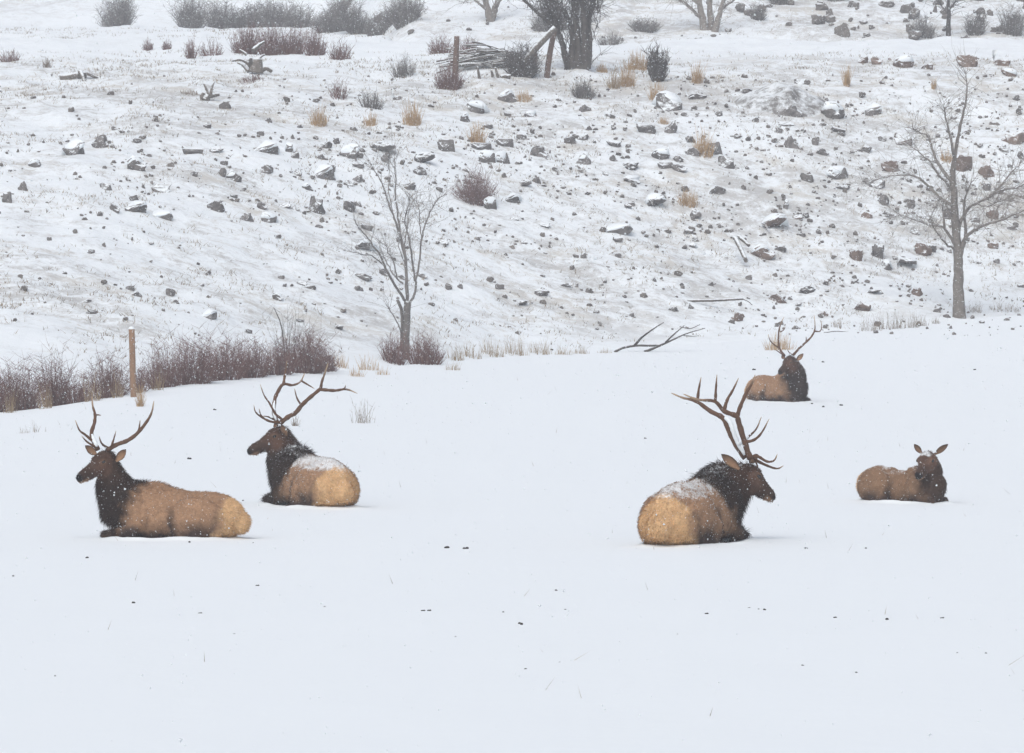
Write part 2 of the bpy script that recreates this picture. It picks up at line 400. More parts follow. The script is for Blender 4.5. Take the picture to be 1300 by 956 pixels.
def build_elk(name, label, group, crop, origin, heading, scale, B, Mz, ears, antlers, snow_back=.5, bull=True, neck_k=1.0, sink=.035, legs=(0, 0), seed=1, belly=1.0, mane=(.36, .50), torso=None, head_k=1.0, chest=False, shoulder=False):
    """crop = (x0, y0, k): photo pixel = x0 + cx/k; heading in degrees: 0 faces picture right, 90 faces away"""
    x0, y0, k = crop; ph = lambda cx, cy: (x0+cx/k, y0+cy/k)
    g = hit(*ph(*origin)); Y0 = g.y
    hd = math.radians(heading); fw = np.array([math.cos(hd), math.sin(hd), 0]); lf = np.array([-math.sin(hd), math.cos(hd), 0]); upv = np.array([0, 0, 1.])
    base = np.array(g)-upv*sink
    T = lambda q: base+scale*(q[0]*fw+q[1]*lf+q[2]*upv)
    W = lambda cx, cy, d: np.array(P(*ph(cx, cy), Y0+d))
    Bp = W(*B); Mp = W(*Mz); ax = Mp-Bp; L = np.linalg.norm(ax); ax /= L
    sd_ = np.cross(ax, upv); sd_ /= np.linalg.norm(sd_); hu = np.cross(sd_, ax)
    hs_ = scale*head_k
    Lh = max(L, .44*hs_)
    mb = MB()
    # trunk
    mb.loft([(*T((x, 0, z)), a*1.06*scale*belly, b*scale) for x, z, a, b in (torso or TORSO)], sides=28, e=2.0, pear=.50 if torso is RUMPY else .36)
    # neck
    P0 = T((.36, 0, .47)); P1 = T((.62, 0, .60)); Pe = Bp - hu*.015*hs_ + ax*.03*hs_
    kk = neck_k*scale
    Pm = .5*(P1+Pe)+ (0.03*scale)*fw
    mb.loft([(*P0, .24*kk, .28*kk), (*P1, .215*kk, .245*kk), (*Pm, .165*kk, .19*kk), (*Pe, .118*hs_, .135*hs_)], sides=24)
    if bull:   # throat mane hanging below the neck
        Q0 = T((.74, 0, .36)); Q1 = .45*P1+.55*Pe+fw*.10*scale+np.array([0, 0, -.10*scale]); Q2 = Bp+ax*.14*hs_-hu*.13*hs_
        mb.loft([(*Q0, .15*kk, .16*kk), (*Q1, .13*kk, .14*kk), (*Q2, .07*kk, .075*kk)], sides=16)
    # head
    hsec = [(.00, -.005, .105, .120), (.10, -.005, .118, .138), (.22, -.010, .120, .145), (.36, -.020, .100, .130), (.52, -.024, .078, .104), (.70, -.030, .068, .088), (.86, -.032, .066, .078), (.95, -.034, .056, .062)]
    Hp = lambda t, s, u: Bp+ax*Lh*t+sd_*s*hs_+hu*u*hs_
    mb.loft([(*Hp(t, 0, u), a*hs_, b*hs_) for t, u, a, b in hsec], up=hu, sides=20)
    for s in (-1, 1): mb.ball(Hp(.24, s*.092, .050), (.055*hs_, .03*hs_, .034*hs_), (ax, sd_, hu))     # brows
    for s in (-1, 1): mb.ball(Hp(.93, s*.028, .0), (.03*hs_, .026*hs_, .03*hs_), (ax, sd_, hu))      # nostrils
    # legs folded under
    for s in (-1, 1):
        A = lambda x, y, z, a, b: (*T((x, s*y, z)), a*scale, b*scale)
        ang = np.array([fw*.94+upv*.34, lf, upv*.94-fw*.34])
        mb.ball(T((-.50, s*.245, .31 if bull else .34)), (.36*scale, (.135*belly if bull else .165)*scale, (.255 if bull else .32)*scale), ang, 18, 12)         # haunch
        mb.loft([A(-.36, .27, .30, .10, .15), A(-.20, .315, .20, .085, .10), A(-.30, .33, .11, .07, .075), A(-.48, .32, .075, .055, .055), A(-.62, .28, .06, .05, .052)], sides=14)
        mb.loft([A(-.62, .29, .055, .046, .045), A(-.42, .355, .045, .034, .036), A(-.20, .375, .04, .034, .036), A(-.08, .375, .035, .038, .034)], sides=12)
        mb.ball(T((.38, s*.225, .38)), (.17*scale, .115*scale, .29*scale), np.array([fw*.96-upv*.28, lf, upv*.96+fw*.28]), 16, 10)  # shoulder
        f = legs[0 if s > 0 else 1]
        mb.loft([A(.34, .25, .24, .09, .11), A(.42, .27, .15, .075, .085), A(.60+f*.5, .255, .11, .06, .065), A(.76+f, .235, .085, .05, .055)], sides=14)
        mb.loft([A(.77+f, .235, .065, .048, .046), A(.60+f, .225, .05, .036, .036), A(.44+f, .22, .04, .034, .036)], sides=12)
    if chest: mb.ball(T((.64, 0, .27)), (.19*scale, .235*scale, .27*scale), np.array([fw, lf, upv]), 18, 12)
    for s in (-1, 1):
        mb.ball(T((-.56, s*.13, (torso or TORSO)[3][1]+(torso or TORSO)[3][3]-(.21 if torso is RUMPY else .16))), (.17*scale, .09*scale, .125*scale), np.array([fw, lf, upv]), 12, 8)   # hip bones
        mb.ball(T((.26, s*.15, .555)), (.13*scale, .08*scale, .15*scale), np.array([fw*.9-upv*.4, lf, upv*.9+fw*.4]), 12, 8)                           # shoulder blades
    # tail
    mb.loft([(*T((-.90, 0, .44)), .035*scale, .04*scale), (*T((-.985, .01, .37)), .032*scale, .032*scale), (*T((-1.005, .01, .30)), .020*scale, .020*scale)], up=fw, sides=10)
    raw = link('tmp', mesh('tmp', mb.V, mb.F))
    r = raw.modifiers.new('r', 'REMESH'); r.mode = 'VOXEL'; r.voxel_size = .017*scale
    sm = raw.modifiers.new('s', 'SMOOTH'); sm.iterations = 9; sm.factor = .5
    dg = bpy.context.evaluated_depsgraph_get()
    me = bpy.data.meshes.new_from_object(raw.evaluated_get(dg)); bpy.data.objects.remove(raw)
    me.name = 'elk_body'
    nv = len(me.vertices)
    co = np.empty(nv*3, np.float32); me.vertices.foreach_get('co', co); co = co.reshape(-1, 3).astype(float)
    no = np.empty(nv*3, np.float32); me.vertices.foreach_get('normal', no); no = no.reshape(-1, 3).astype(float)
    # gentle lumps: muscle and matted coat
    q = (co-base)/scale; qx = q@fw; qy = q@lf; qz = q[:, 2]
    lump = np.array([mnoise.fractal(Vector((a*5+seed, b*5, c*5)), .7, 2.1, 3) for a, b, c in zip(qx, qy, qz)])
    co = co+no*(lump*.014*scale)[:, None]
    me.vertices.foreach_set('co', co.astype(np.float32).ravel())
    # coat colours and painted crease shading, in the animal's own frame
    j = np.array([mnoise.fractal(Vector((a*7, b*7+seed, c*7)), .7, 2.1, 3) for a, b, c in zip(qx, qy, qz)])*.035
    col = np.tile(TAN if bull else TAN*.62, (nv, 1))
    def lay(mask, c): 
        nonlocal col
        col = col*(1-mask[:, None])+np.asarray(c)*mask[:, None]
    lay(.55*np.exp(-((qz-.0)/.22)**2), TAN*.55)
    lay(.35*sstep(.45, .68, qz)*sstep(.2, -.3, qx), TAN*.75)
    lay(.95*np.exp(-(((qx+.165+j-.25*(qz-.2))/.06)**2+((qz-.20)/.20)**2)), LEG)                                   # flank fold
    hz = .31 if bull else .34
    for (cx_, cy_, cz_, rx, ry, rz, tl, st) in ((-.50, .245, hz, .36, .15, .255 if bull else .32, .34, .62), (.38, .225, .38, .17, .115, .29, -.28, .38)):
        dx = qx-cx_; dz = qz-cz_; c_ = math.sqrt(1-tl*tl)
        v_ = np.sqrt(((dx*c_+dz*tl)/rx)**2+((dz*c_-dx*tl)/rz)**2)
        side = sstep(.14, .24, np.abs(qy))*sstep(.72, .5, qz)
        lay(st*np.exp(-((v_-1.04+j)/.085)**2)*side*sstep(-.50, -.24, qx)*(1-.85*sstep(.30, .50, qz)), TAN*.34)  # shading painted into the coat along haunch and shoulder creases, gives form
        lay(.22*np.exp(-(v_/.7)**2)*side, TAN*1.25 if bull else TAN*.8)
    lay(.95*sstep(.17, .06, qz+j*1.5), LEG)                                                                # belly and legs
    lay(.9*np.exp(-(((qx+.50)/.20)**2+((qz-.13-.25*np.clip(qx+.6, -1, 0))/.11)**2)), LEG)
    lay(.8*sstep(.27, .15, qz+j)*sstep(.25, .36, qx), LEG)
    rl = -.775+(.48-qz)*.30 if bull else -.86+(.48-qz)*.2
    rumpm = sstep(.035, -.035, qx-rl+j)
    lay(.55*np.exp(-((qx-rl)/.05)**2)*sstep(.5, .3, qz), LEG)
    rumpm = rumpm*sstep(.36, .24, np.abs(qy)+j)*sstep(.66, .56, qz+j); lay(rumpm, CREAM); lay(.6*rumpm*sstep(.10, .02, qz), TAN*.5)
    line = mane[0]+(.71-qz)*mane[1]
    nm = sstep(-.10, .09, qx-line+j*3.2)*sstep(.09, .2, qz+.1)
    if shoulder: nm = nm*(1-.85*sstep(.19, .26, np.abs(qy))*sstep(.66, .50, qx)*sstep(.62, .50, qz))
    lay(.8*sstep(-.22, .02, qx-line+j*2), TAN*.45)
    lay(nm*(1 if bull else .92), DARK if bull else DARK*1.5)
    lay(nm*.7*sstep(.42, .20, np.linalg.norm(co-Bp, axis=1)/scale), BROWN*.8)
    # head colours
    hx = (co-Bp)@ax/Lh; hsd = (co-Bp)@sd_/hs_; hu_ = (co-Bp)@hu/hs_
    inh = sstep(-.10, .12, hx+j*2)*sstep(.22, .16, np.abs(hsd))*sstep(-.19, -.12, hu_-.10*sstep(.4, .0, hx)+j)*(hx < 1.3)*sstep(.3, .22, hu_)
    lay(inh, BROWN*(1 if bull else 1.5)*(1+j*9)[:, None])
    lay(inh*.55*np.exp(-(((hx-.38)/.14)**2+((hu_+.03)/.05)**2)), BROWN*1.9)
    lay(inh*sstep(.35, .75, hx)*.75, DARK*1.3)
    lay(inh*sstep(.05, .11, hu_)*.5, DARK*1.5)
    lay(inh*sstep(.90, .99, hx), np.array([.012, .010, .010]))
    lay(inh*sstep(.72, .84, hx)*sstep(-.05, -.075, hu_)*.7, TAN)
    lay(inh*np.exp(-(((hx-.27)/.06)**2+((np.abs(hsd)-.1)/.05)**2+((hu_-.035)/.03)**2))*.8, TAN*.75)
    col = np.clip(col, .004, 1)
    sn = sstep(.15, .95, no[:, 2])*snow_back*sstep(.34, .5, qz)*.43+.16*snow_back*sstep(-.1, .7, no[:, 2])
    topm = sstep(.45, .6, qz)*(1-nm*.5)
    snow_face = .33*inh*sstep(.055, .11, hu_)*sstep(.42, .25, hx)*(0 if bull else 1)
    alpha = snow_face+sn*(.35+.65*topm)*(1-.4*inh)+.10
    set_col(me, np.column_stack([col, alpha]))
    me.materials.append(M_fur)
    me.polygons.foreach_set('use_smooth', np.ones(len(me.polygons), bool))
    root = empty(name, tuple(g)); off = Vector(g)
    tag(root, label, 'elk', group)
    def sub(nm_, me_, mat=None, par=None):
        me_.transform(Matrix.Translation(-off)); return link(nm_, me_, mat, par or root)
    trample(g, fw, lf, scale, seed)
    body = sub('body', me)
    # hair: short strands standing off the coat, longer on mane and withers
    me2 = me; lr = np.random.default_rng(seed)
    nt_ = 38000 if bull else 22000
    vi = lr.integers(0, nv, nt_)
    vv = co[vi]+lr.normal(0, .006*scale, (nt_, 3)); nn = no[vi]
    flow = -fw*.8-upv*.55
    nmv = nm[vi]*(1-inh[vi]); inv = inh[vi]; wi = np.exp(-((qx[vi]-.12)/.26)**2)*sstep(.6, .72, qz[vi])
    ln = (.028+.042*nmv*(1 if bull else .3)+.014*wi-.016*inv)*scale*lr.uniform(.6, 1.4, nt_)
    dr = nn*(.42+.35*wi-.2*inv)[:, None]+np.where((nmv > .5)[:, None], -upv*.9-fw*.2, flow)+lr.normal(0, .18, (nt_, 3))
    dr = np.where((wi > .35)[:, None], dr*.8+upv*.22, dr)
    dr -= nn*np.minimum(0, (dr*nn).sum(1)-.15)[:, None]
    dr /= np.linalg.norm(dr, axis=1)[:, None]
    sdv = np.cross(dr, nn+lr.normal(0, .3, (nt_, 3))); sdv /= np.linalg.norm(sdv, axis=1)[:, None]+1e-9
    wd = .0036*scale
    a = vv-sdv*wd-nn*.004; b = vv+sdv*wd-nn*.004; c = vv+dr*ln[:, None]
    flk = lr.random(nt_) < (.04+.09*nmv+.22*alpha[vi]); c = np.where(flk[:, None], vv+nn*.012+sdv*.008, c)
    keep = c[:, 2] > g.z+.002
    SV = np.stack([a, b, c], 1)[keep]; m_ = len(SV)
    jit = lr.lognormal(0, .22, m_)[:, None]
    sc = np.clip(col[vi][keep]*jit, .004, .9)
    fl = flk[keep]; sc[fl] = np.array(SNOW)*.85                       # caught flakes
    hm_ = fast_mesh('elk_fur', SV.reshape(-1, 3), np.arange(m_*3).reshape(-1, 3))
    set_col(hm_, np.repeat(np.column_stack([sc, alpha[vi][keep]*.5]), 3, 0))
    fur = sub('fur', hm_, M_strand, body); tag(fur, None, None, None, 'stuff')
    # ears
    for (bx, by, bd, tx, ty, td) in ears:
        e0 = W(bx, by, bd); e1 = W(tx, ty, td); d = e1-e0; el = np.linalg.norm(d); d /= el
        face = np.array([0, -1., 0])*.8+ax*.5; wv = np.cross(d, face); wv /= np.linalg.norm(wv); fv = np.cross(wv, d)
        fv *= np.sign(fv@face)
        Vv = []; Fv = []; cl = []
        prof = [(0, .30), (.15, .55), (.35, .92), (.55, 1.0), (.75, .78), (.9, .42), (1.0, .06)]; nsg = 9
        for back in (0, 1):
            for t, ww in prof:
                for i in range(nsg):
                    u = (i/(nsg-1)*2-1); hw = .052*(hs_ if bull else scale*1.05)*ww
                    p = e0+d*el*t+wv*u*hw+fv*(-(1-u*u)*.032*hs_*ww-(.012*hs_ if back else 0)*(1-u*u*.9))
                    Vv.append(p); rim = max(abs(u)**3, t**4)
                    cl.append((TAN*(.95 if bull else .55)*(1-rim)+BROWN*.6*rim) if not back else BROWN*.8)
        n1 = len(prof)*nsg
        for r_ in range(len(prof)-1):
            for i in range(nsg-1):
                aa = r_*nsg+i; Fv.append((aa, aa+1, aa+nsg+1, aa+nsg)); Fv.append((n1+aa, n1+aa+nsg, n1+aa+nsg+1, n1+aa+1))
            for i in (0, nsg-1):
                aa = r_*nsg+i; Fv.append((aa, aa+nsg, n1+aa+nsg, n1+aa))
        em = mesh('elk_ear', Vv, Fv); set_col(em, np.column_stack([np.array(cl), np.full(len(cl), .12)]))
        sub('ear', em, M_strand)
    for s in (-1, 1):
        eb = MB(); eb.ball(Hp(.27, s*.112, .036), (.030*hs_, .020*hs_, .022*hs_), (ax, sd_, hu))
        sub('eye', mesh('elk_eye', eb.V, eb.F), M_eye)
    for beams, snows in antlers:
        ab = MB(); rad = []
        for pts, r0, r1 in beams:
            pw = np.array([W(*p) for p in pts]); pp = catmull(pw, 4); n = len(pp)
            tt = np.linspace(0, 1, n); rr = r0+(r1-r0)*tt**(1.9 if r0 > .022 else 1.35); rr[-1] *= .55
            rr = rr*(1+.10*np.sin(np.arange(n)*2.1+len(ab.V))); ab.tube(pp, rr*scale, 8, .09); rad += list(np.repeat(np.clip(tt*(1.0 if r1 < .009 else .35), 0, 1), 8))
        am = mesh('elk_antler', ab.V, ab.F); rad = np.array(rad)
        ac = np.outer(1-sstep(.72, 1, rad), (.115, .062, .038))+np.outer(sstep(.72, 1, rad), (.42, .32, .22)); set_col(am, ac)
        an = sub('antler', am, M_antler)
        for pts, r0, r1 in snows:
            sb = MB(); pp = catmull(np.array([W(*p) for p in pts]), 5); n = len(pp)
            sb.tube(pp, (r0+(r1-r0)*np.linspace(0, 1, n))*np.sin(np.linspace(.35, math.pi-.35, n))**.5, 7, .18)
            sub('snow', mesh('antler_snow', sb.V, sb.F), M_snow, an)
    return root

def D(pts, d0, d1):      # add a depth to traced points
    n = max(len(pts)-1, 1); return [(x, y, d0+(d1-d0)*i/n) for i, (x, y) in enumerate(pts)]

# bull lying side on beside nobody, face turned to the viewer
h = -.10
build_elk('bull_elk', 'bull elk lying side on with snow-free tan flank and wide slender antlers', 'elk resting on the snow', (60, 480, 4.157), (640, 846), 180-14, .96,
    (318, 428, .10), (163, 522, -.17), [(362, 440, .02, 415, 376, -.02), (262, 408, .16, 200, 356, .20)],
    [([(D([(316, 382), (358, 355), (430, 326), (480, 286), (528, 226), (552, 178), (563, 120)], .06, -.10), .030, .006),
       (D([(325, 372), (294, 352), (281, 332), (274, 308)], .05, -.10), .016, .005), (D([(338, 362), (350, 325), (363, 278)], .03, -.08), .016, .005), (D([(481, 284), (487, 252), (490, 222)], -.03, -.04), .014, .005)], []),
     ([(D([(268, 380), (246, 335), (233, 290), (249, 236), (252, 190), (240, 148), (236, 95)], .14, .30), .030, .006),
       (D([(262, 368), (212, 338), (182, 306)], .13, .0), .017, .005), (D([(246, 338), (204, 302), (170, 275), (148, 222)], .15, .05), .020, .005), (D([(251, 197), (266, 194), (284, 197)], .24, .22), .013, .005)],
      [(D([(262, 362), (248, 330), (236, 296)], .115, .16), .030, .022)])],
    snow_back=.18, seed=3, legs=(.03, .0))
# bull with snow on its back, facing away to the left
build_elk('bull_elk', 'bull elk with snow-streaked back lying rump first, muzzle pointing toward the red shrubs', 'elk resting on the snow', (290, 460, 4.553), (468, 832), 180-60, 1.04,
    (318, 415, .62), (112, 508, .50), [(335, 428, .50, 306, 362, .44), (275, 372, .72, 268, 345, .80)],
    [([(D([(300, 352), (342, 318), (392, 288), (430, 242), (480, 196), (530, 152), (541, 110), (560, 55), (576, 4)], .58, .30), .032, .006),
       (D([(528, 156), (565, 160), (620, 163), (682, 156), (746, 180)], .40, .35), .024, .005), (D([(655, 158), (672, 148), (678, 130)], .36, .34), .012, .005),
       (D([(422, 250), (396, 206), (382, 152)], .45, .40), .016, .005), (D([(298, 350), (240, 341), (190, 316), (156, 286), (147, 246)], .56, .35), .018, .005),
       (D([(206, 324), (186, 302), (177, 268)], .48, .40), .012, .005), (D([(310, 330), (270, 296), (240, 240), (206, 190), (184, 128)], .55, .42), .018, .005)], []),
     ([(D([(284, 356), (263, 290), (268, 216), (287, 168), (318, 126), (370, 132), (416, 112), (441, 62)], .70, .95), .028, .006),
       (D([(318, 128), (325, 82), (334, 30), (338, -8)], .85, .98), .020, .005), (D([(424, 108), (460, 130), (497, 152)], .92, .85), .014, .005), (D([(262, 330), (230, 315), (198, 310)], .72, .60), .013, .005)],
      [(D([(276, 335), (262, 285), (266, 222)], .67, .75), .024, .020)])],
    snow_back=.95, seed=5, legs=(.05, .02), mane=(.06, .45), neck_k=1.22, torso=RUMPY)
# the largest bull, rump to the viewer
build_elk('bull_elk', 'largest bull elk, thick many-pointed antlers, lying with its pale rump to the viewer', 'elk resting on the snow', (780, 460, 3.825), (398, 880), 64, 1.12,
    (632, 535, .66), (768, 640, .80), [(608, 520, .55, 520, 446, .45), (660, 486, .74, 700, 450, .86)],
    [([(D([(660, 470), (635, 395), (606, 300), (592, 262), (532, 236), (488, 190), (405, 181), (335, 154)], .62, .30), .034, .006),
       (D([(594, 268), (612, 214), (640, 150), (664, 110), (684, 60)], .52, .45), .024, .005), (D([(490, 194), (493, 130), (498, 60)], .42, .38), .018, .005), (D([(634, 388), (680, 376), (716, 340), (752, 274)], .57, .40), .019, .005),
       (D([(672, 458), (700, 458), (742, 482), (776, 476), (791, 446)], .62, .75), .019, .005)], []),
     ([(D([(636, 466), (592, 402), (560, 340), (526, 270), (470, 240), (412, 198), (376, 182), (330, 172), (276, 149)], .78, 1.0), .032, .006),
       (D([(534, 228), (548, 182), (578, 130), (603, 76)], .92, .98), .020, .005), (D([(402, 190), (410, 130), (421, 72)], 1.0, 1.05), .018, .005), (D([(594, 408), (630, 380), (655, 358), (690, 322), (714, 264)], .80, .66), .017, .005),
       (D([(676, 466), (700, 482), (742, 502), (790, 516), (821, 502)], .72, .85), .019, .005), (D([(684, 478), (692, 496), (698, 512)], .70, .70), .012, .005)],
      [(D([(632, 450), (602, 400), (578, 340), (560, 290), (536, 268)], .72, .84), .024, .030), (D([(600, 402), (630, 376), (652, 358)], .74, .72), .028, .02)])],
    snow_back=.8, seed=8, legs=(0, .0), mane=(.07, .62), neck_k=1.12, torso=RUMPY)
# the far bull
build_elk('bull_elk', 'distant bull elk on the rise by the slope, dark chest toward the viewer', 'elk resting on the snow', (930, 390, 6.831), (400, 820), -50, .92,
    (508, 462, -.52), (408, 556, -.74), [(552, 468, -.50, 614, 402, -.52), (450, 448, -.44, 428, 412, -.38)],
    [([(D([(524, 418), (572, 364), (632, 308), (682, 258), (712, 200), (715, 150), (708, 70)], -.50, -.40), .028, .006), (D([(714, 208), (754, 210), (772, 182), (769, 122)], -.44, -.42), .018, .006),
       (D([(634, 306), (639, 280), (637, 252)], -.45, -.45), .014, .006), (D([(522, 414), (490, 391), (474, 362)], -.52, -.65), .016, .006), (D([(566, 370), (574, 356), (570, 344)], -.5, -.5), .012, .006)], []),
     ([(D([(452, 424), (408, 362), (400, 300), (400, 220), (416, 150), (447, 82)], -.46, -.25), .028, .006), (D([(448, 420), (410, 394), (362, 362)], -.48, -.62), .017, .006),
       (D([(408, 356), (350, 316), (320, 276), (311, 234)], -.42, -.45), .018, .006), (D([(412, 216), (440, 200), (459, 168)], -.35, -.35), .015, .006)], [])],
    snow_back=.12, seed=11, chest=True, shoulder=True, head_k=1.05, mane=(.42, .40), torso=[(x, z-.02*(1 if -.4 < x < .5 else 0), a, b-.035*math.exp(-((x-.05)/.25)**2)) for x, z, a, b in TORSO])
# the antlerless young elk
build_elk('young_elk', 'small antlerless elk with snow on its forehead lying alone with raised ears', 'elk resting on the snow', (1070, 540, 7.97), (618, 782), -36, .755,
    (865, 335, -.36), (785, 462, -.62), [(925, 296, -.36, 1066, 190, -.40), (800, 286, -.32, 720, 190, -.28)], [],
    snow_back=.6, bull=False, neck_k=.88, sink=.02, seed=15, belly=.92, head_k=1.32, chest=True, torso=[(-.93, .30, .10, .12), (-.86, .34, .20, .22), (-.72, .36, .27, .29), (-.5, .37, .30, .325), (-.25, .33, .32, .30), (0, .32, .32, .295), (.15, .33, .31, .30), (.33, .34, .29, .305), (.50, .35, .26, .29), (.65, .37, .22, .25), (.76, .39, .16, .20)])

# ------------------------------------------------------------------ rocks
def rock_mesh(name, seed, flat=1.0):
    r = random.Random(seed); bm = bmesh.new(); n = r.randint(13, 20)
    for i in range(n):
        v = Vector((r.gauss(0, 1), r.gauss(0, 1), r.gauss(0, 1))).normalized()
        p = Vector((math.copysign(abs(v.x)**.75, v.x)*.5, math.copysign(abs(v.y)**.75, v.y)*.42, math.copysign(abs(v.z)**.75, v.z)*.5*flat))
        bm.verts.new(p*r.uniform(.82, 1.05))
    res = bmesh.ops.convex_hull(bm, input=bm.verts)
    bmesh.ops.delete(bm, geom=list({e for e in res['geom_interior']+res['geom_unused'] if isinstance(e, bmesh.types.BMVert)}), context='VERTS')
    bmesh.ops.bevel(bm, geom=list(bm.edges), offset=.035, segments=1, affect='EDGES')
    bmesh.ops.triangulate(bm, faces=bm.faces)
    bmesh.ops.subdivide_edges(bm, edges=[e for e in bm.edges if e.calc_length() > .22], cuts=1); bmesh.ops.triangulate(bm, faces=bm.faces)
    for v in bm.verts:
        v.co += Vector(v.co).normalized()*(.17*mnoise.noise(Vector(v.co)*2.6+Vector((seed, 0, 0)))+.09*mnoise.noise(Vector(v.co)*7+Vector((0, seed, 0))))
    top = max(v.co.z for v in bm.verts); bot = min(v.co.z for v in bm.verts)
    wx = max(v.co.x for v in bm.verts)-min(v.co.x for v in bm.verts)
    for v in bm.verts:          # unit width, height 1 above z=0 with a buried root
        v.co = Vector((v.co.x/wx, v.co.y/wx, (v.co.z-bot)/(top-bot)*1.25-.25))
    me = bpy.data.meshes.new(name); bm.to_mesh(me); bm.free()
    return me
def cap_mesh(rock, seed):
    """a pillow of snow on the upper part of the rock"""
    bm = bmesh.new(); bm.from_mesh(rock); r = random.Random(seed)
    up = [v.co.copy() for v in bm.verts if v.co.z > .58]; bm.free(); bm = bmesh.new()
    for c in up:
        bm.verts.new((c.x*1.01, c.y*1.02, c.z-.02)); bm.verts.new((c.x*.92+r.uniform(-.03, .03), c.y*.92+.03, c.z+.09)); bm.verts.new((c.x*.55, c.y*.55+.05, c.z+.17)); bm.verts.new((c.x*.85, .55+r.uniform(0, .15), .25+.1*r.random()))
    res = bmesh.ops.convex_hull(bm, input=bm.verts)
    bmesh.ops.delete(bm, geom=list({e for e in res['geom_interior']+res['geom_unused'] if isinstance(e, bmesh.types.BMVert)}), context='VERTS')
    for f in bm.faces: f.smooth = True
    me = bpy.data.meshes.new('snow_cap'); bm.to_mesh(me); bm.free(); me.materials.append(M_snow); return me
ROCKS = []
for i in range(14):
    a = rock_mesh('rock', 100+i); b = a.copy(); a.materials.append(M_rock); b.materials.append(M_rockb)
    ROCKS.append((a, b, cap_mesh(a, i)))
# centre column, centre row, width, height in photo pixels; third string: c = thick snow cap
RK = """92 188 28 18 c;128 180 20 16;44 209 16 9 c;175 209 26 16 c;243 190 26 11;288 134 17 10;262 159 10 8;175 180 14 6;274 192 16 6;145 163 8 5;284 207 10 6;27 236 12 12;11 252 20 14;134 237 15 9;147 265 13 11;172 251 12 8;172 263 27 12 c;203 238 26 13;208 274 23 12 c;313 276 17 10;276 263 24 12;117 321 11 5;166 366 12 6;170 374 16 5;214 371 13 9;222 383 10 5;117 398 14 5;266 400 22 10 c;109 383 14 4;63 304 7 5;263 346 9 6;246 219 13 10;295 224 22 12 c;281 219 10 10;297 249 9 5;256 362 6 4;
338 187 30 14 c;367 188 16 10 c;375 197 10 8;341 216 20 10;413 184 15 10;426 179 9 8;445 193 26 15 c;487 188 30 13;487 200 12 12;569 186 24 18;539 201 24 14;604 137 26 12 c;589 150 12 11 c;448 162 13 9;505 122 16 10 c;613 189 30 8;620 201 24 14 c;419 214 14 9;331 170 10 6;380 161 8 4;340 152 9 6;620 162 12 6;455 213 14 6;532 217 16 9;
646 124 26 14 c;672 146 15 8 c;644 145 9 6;742 138 16 9;821 163 23 13;850 162 15 15;846 131 34 20 c;887 122 30 10;747 163 9 6;724 179 17 9;740 174 14 9;684 192 22 14;643 183 25 11;642 202 23 15 c;780 182 16 8;741 203 18 13 c;838 197 20 12 c;879 195 20 9;911 189 24 17;921 206 24 14;874 177 14 9;869 146 10 5;912 146 9 5;859 202 12 6;800 212 20 6;772 145 12 6;861 216 22 7;661 174 14 6;779 202 9 8;
1015 104 15 6;1008 143 22 14;1055 142 30 17 c;1108 141 20 14 c;1023 134 18 12 c;948 116 15 6;1003 183 20 14;989 166 11 7;998 157 24 8;1045 194 15 8;1034 180 10 10;1063 166 18 7;1145 178 26 12 b;1120 177 10 6;1131 212 23 12 b;1226 209 28 20 b;1252 220 20 15 b;1286 175 28 18 b;1274 191 14 8;1294 141 8 7;1291 125 9 6;1211 149 14 6;1174 201 10 8;1026 226 15 12;1060 214 14 9;1068 223 28 15 c;1100 192 18 7;960 153 9 5;912 145 9 5;1111 233 24 12;
832 257 23 15 c;803 260 7 6;796 262 9 5;789 294 30 12 c;785 304 11 8;785 325 10 5;654 278 13 7;691 288 16 5;563 308 15 8;607 303 8 5;666 308 10 6;685 373 17 10;664 387 14 6;635 364 13 8;628 358 6 5;718 363 14 4;732 363 7 4;624 260 17 13 c;650 254 20 10 c;681 229 11 9;667 235 14 9;802 228 22 9 c;799 213 20 6;847 214 22 8;704 217 9 4;769 221 8 6;585 365 7 5;855 393 13 6;802 401 7 5;741 325 9 7;692 322 9 4;831 356 5 5;761 410 5 4;
909 243 27 11;882 274 13 11;874 295 19 5;986 285 32 16 bc;1014 277 15 8 b;1025 274 11 7;997 262 10 10 c;1100 274 16 8 b;1110 234 22 11;1121 256 14 12;1155 259 11 11;969 323 30 15 bc;993 317 16 6;1087 325 17 12 b;1113 321 24 16;1125 338 15 11 c;1150 335 26 11;986 380 25 10 b;1025 370 22 7;951 353 8 6;937 403 16 11 b;902 361 9 5;1094 392 30 10 b;1110 371 21 5;1045 399 12 5 b;1048 360 10 6;876 391 7 6;1014 388 8 4;1003 380 7 5;1086 357 10 4;1019 299 8 5;1071 241 19 5;879 313 10 6 c;884 305 9 7;865 362 7 4;
379 220 12 9;412 220 28 16 c;442 232 15 9;455 229 16 8;390 238 13 8 c;399 259 23 19;362 261 19 7;332 263 14 8;339 276 20 11 c;441 262 16 12;455 259 9 7;519 237 14 9;534 219 16 9;446 198 17 7;404 287 12 5;464 289 16 8;464 313 24 12 c;351 378 16 8 c;383 359 15 7;395 365 13 7;362 363 8 4;357 352 8 5;454 366 12 7;459 354 24 5;486 346 12 8;535 350 14 6 c;430 416 11 6;381 409 12 4;316 421 11 5;509 352 10 5;388 395 4 4;374 197 8 7;408 199 9 6;
1253 239 10 9;1237 243 12 10;1261 273 16 11 b;1238 279 18 9 c;1203 272 12 13;1162 294 14 10;1168 318 24 13 b;1182 316 14 8;1206 318 11 9;1261 313 14 7 b;1286 291 14 5;1164 367 20 20 b;1191 395 16 6;1241 333 14 6;1266 333 8 5;1296 363 9 5;1295 199 10 9"""
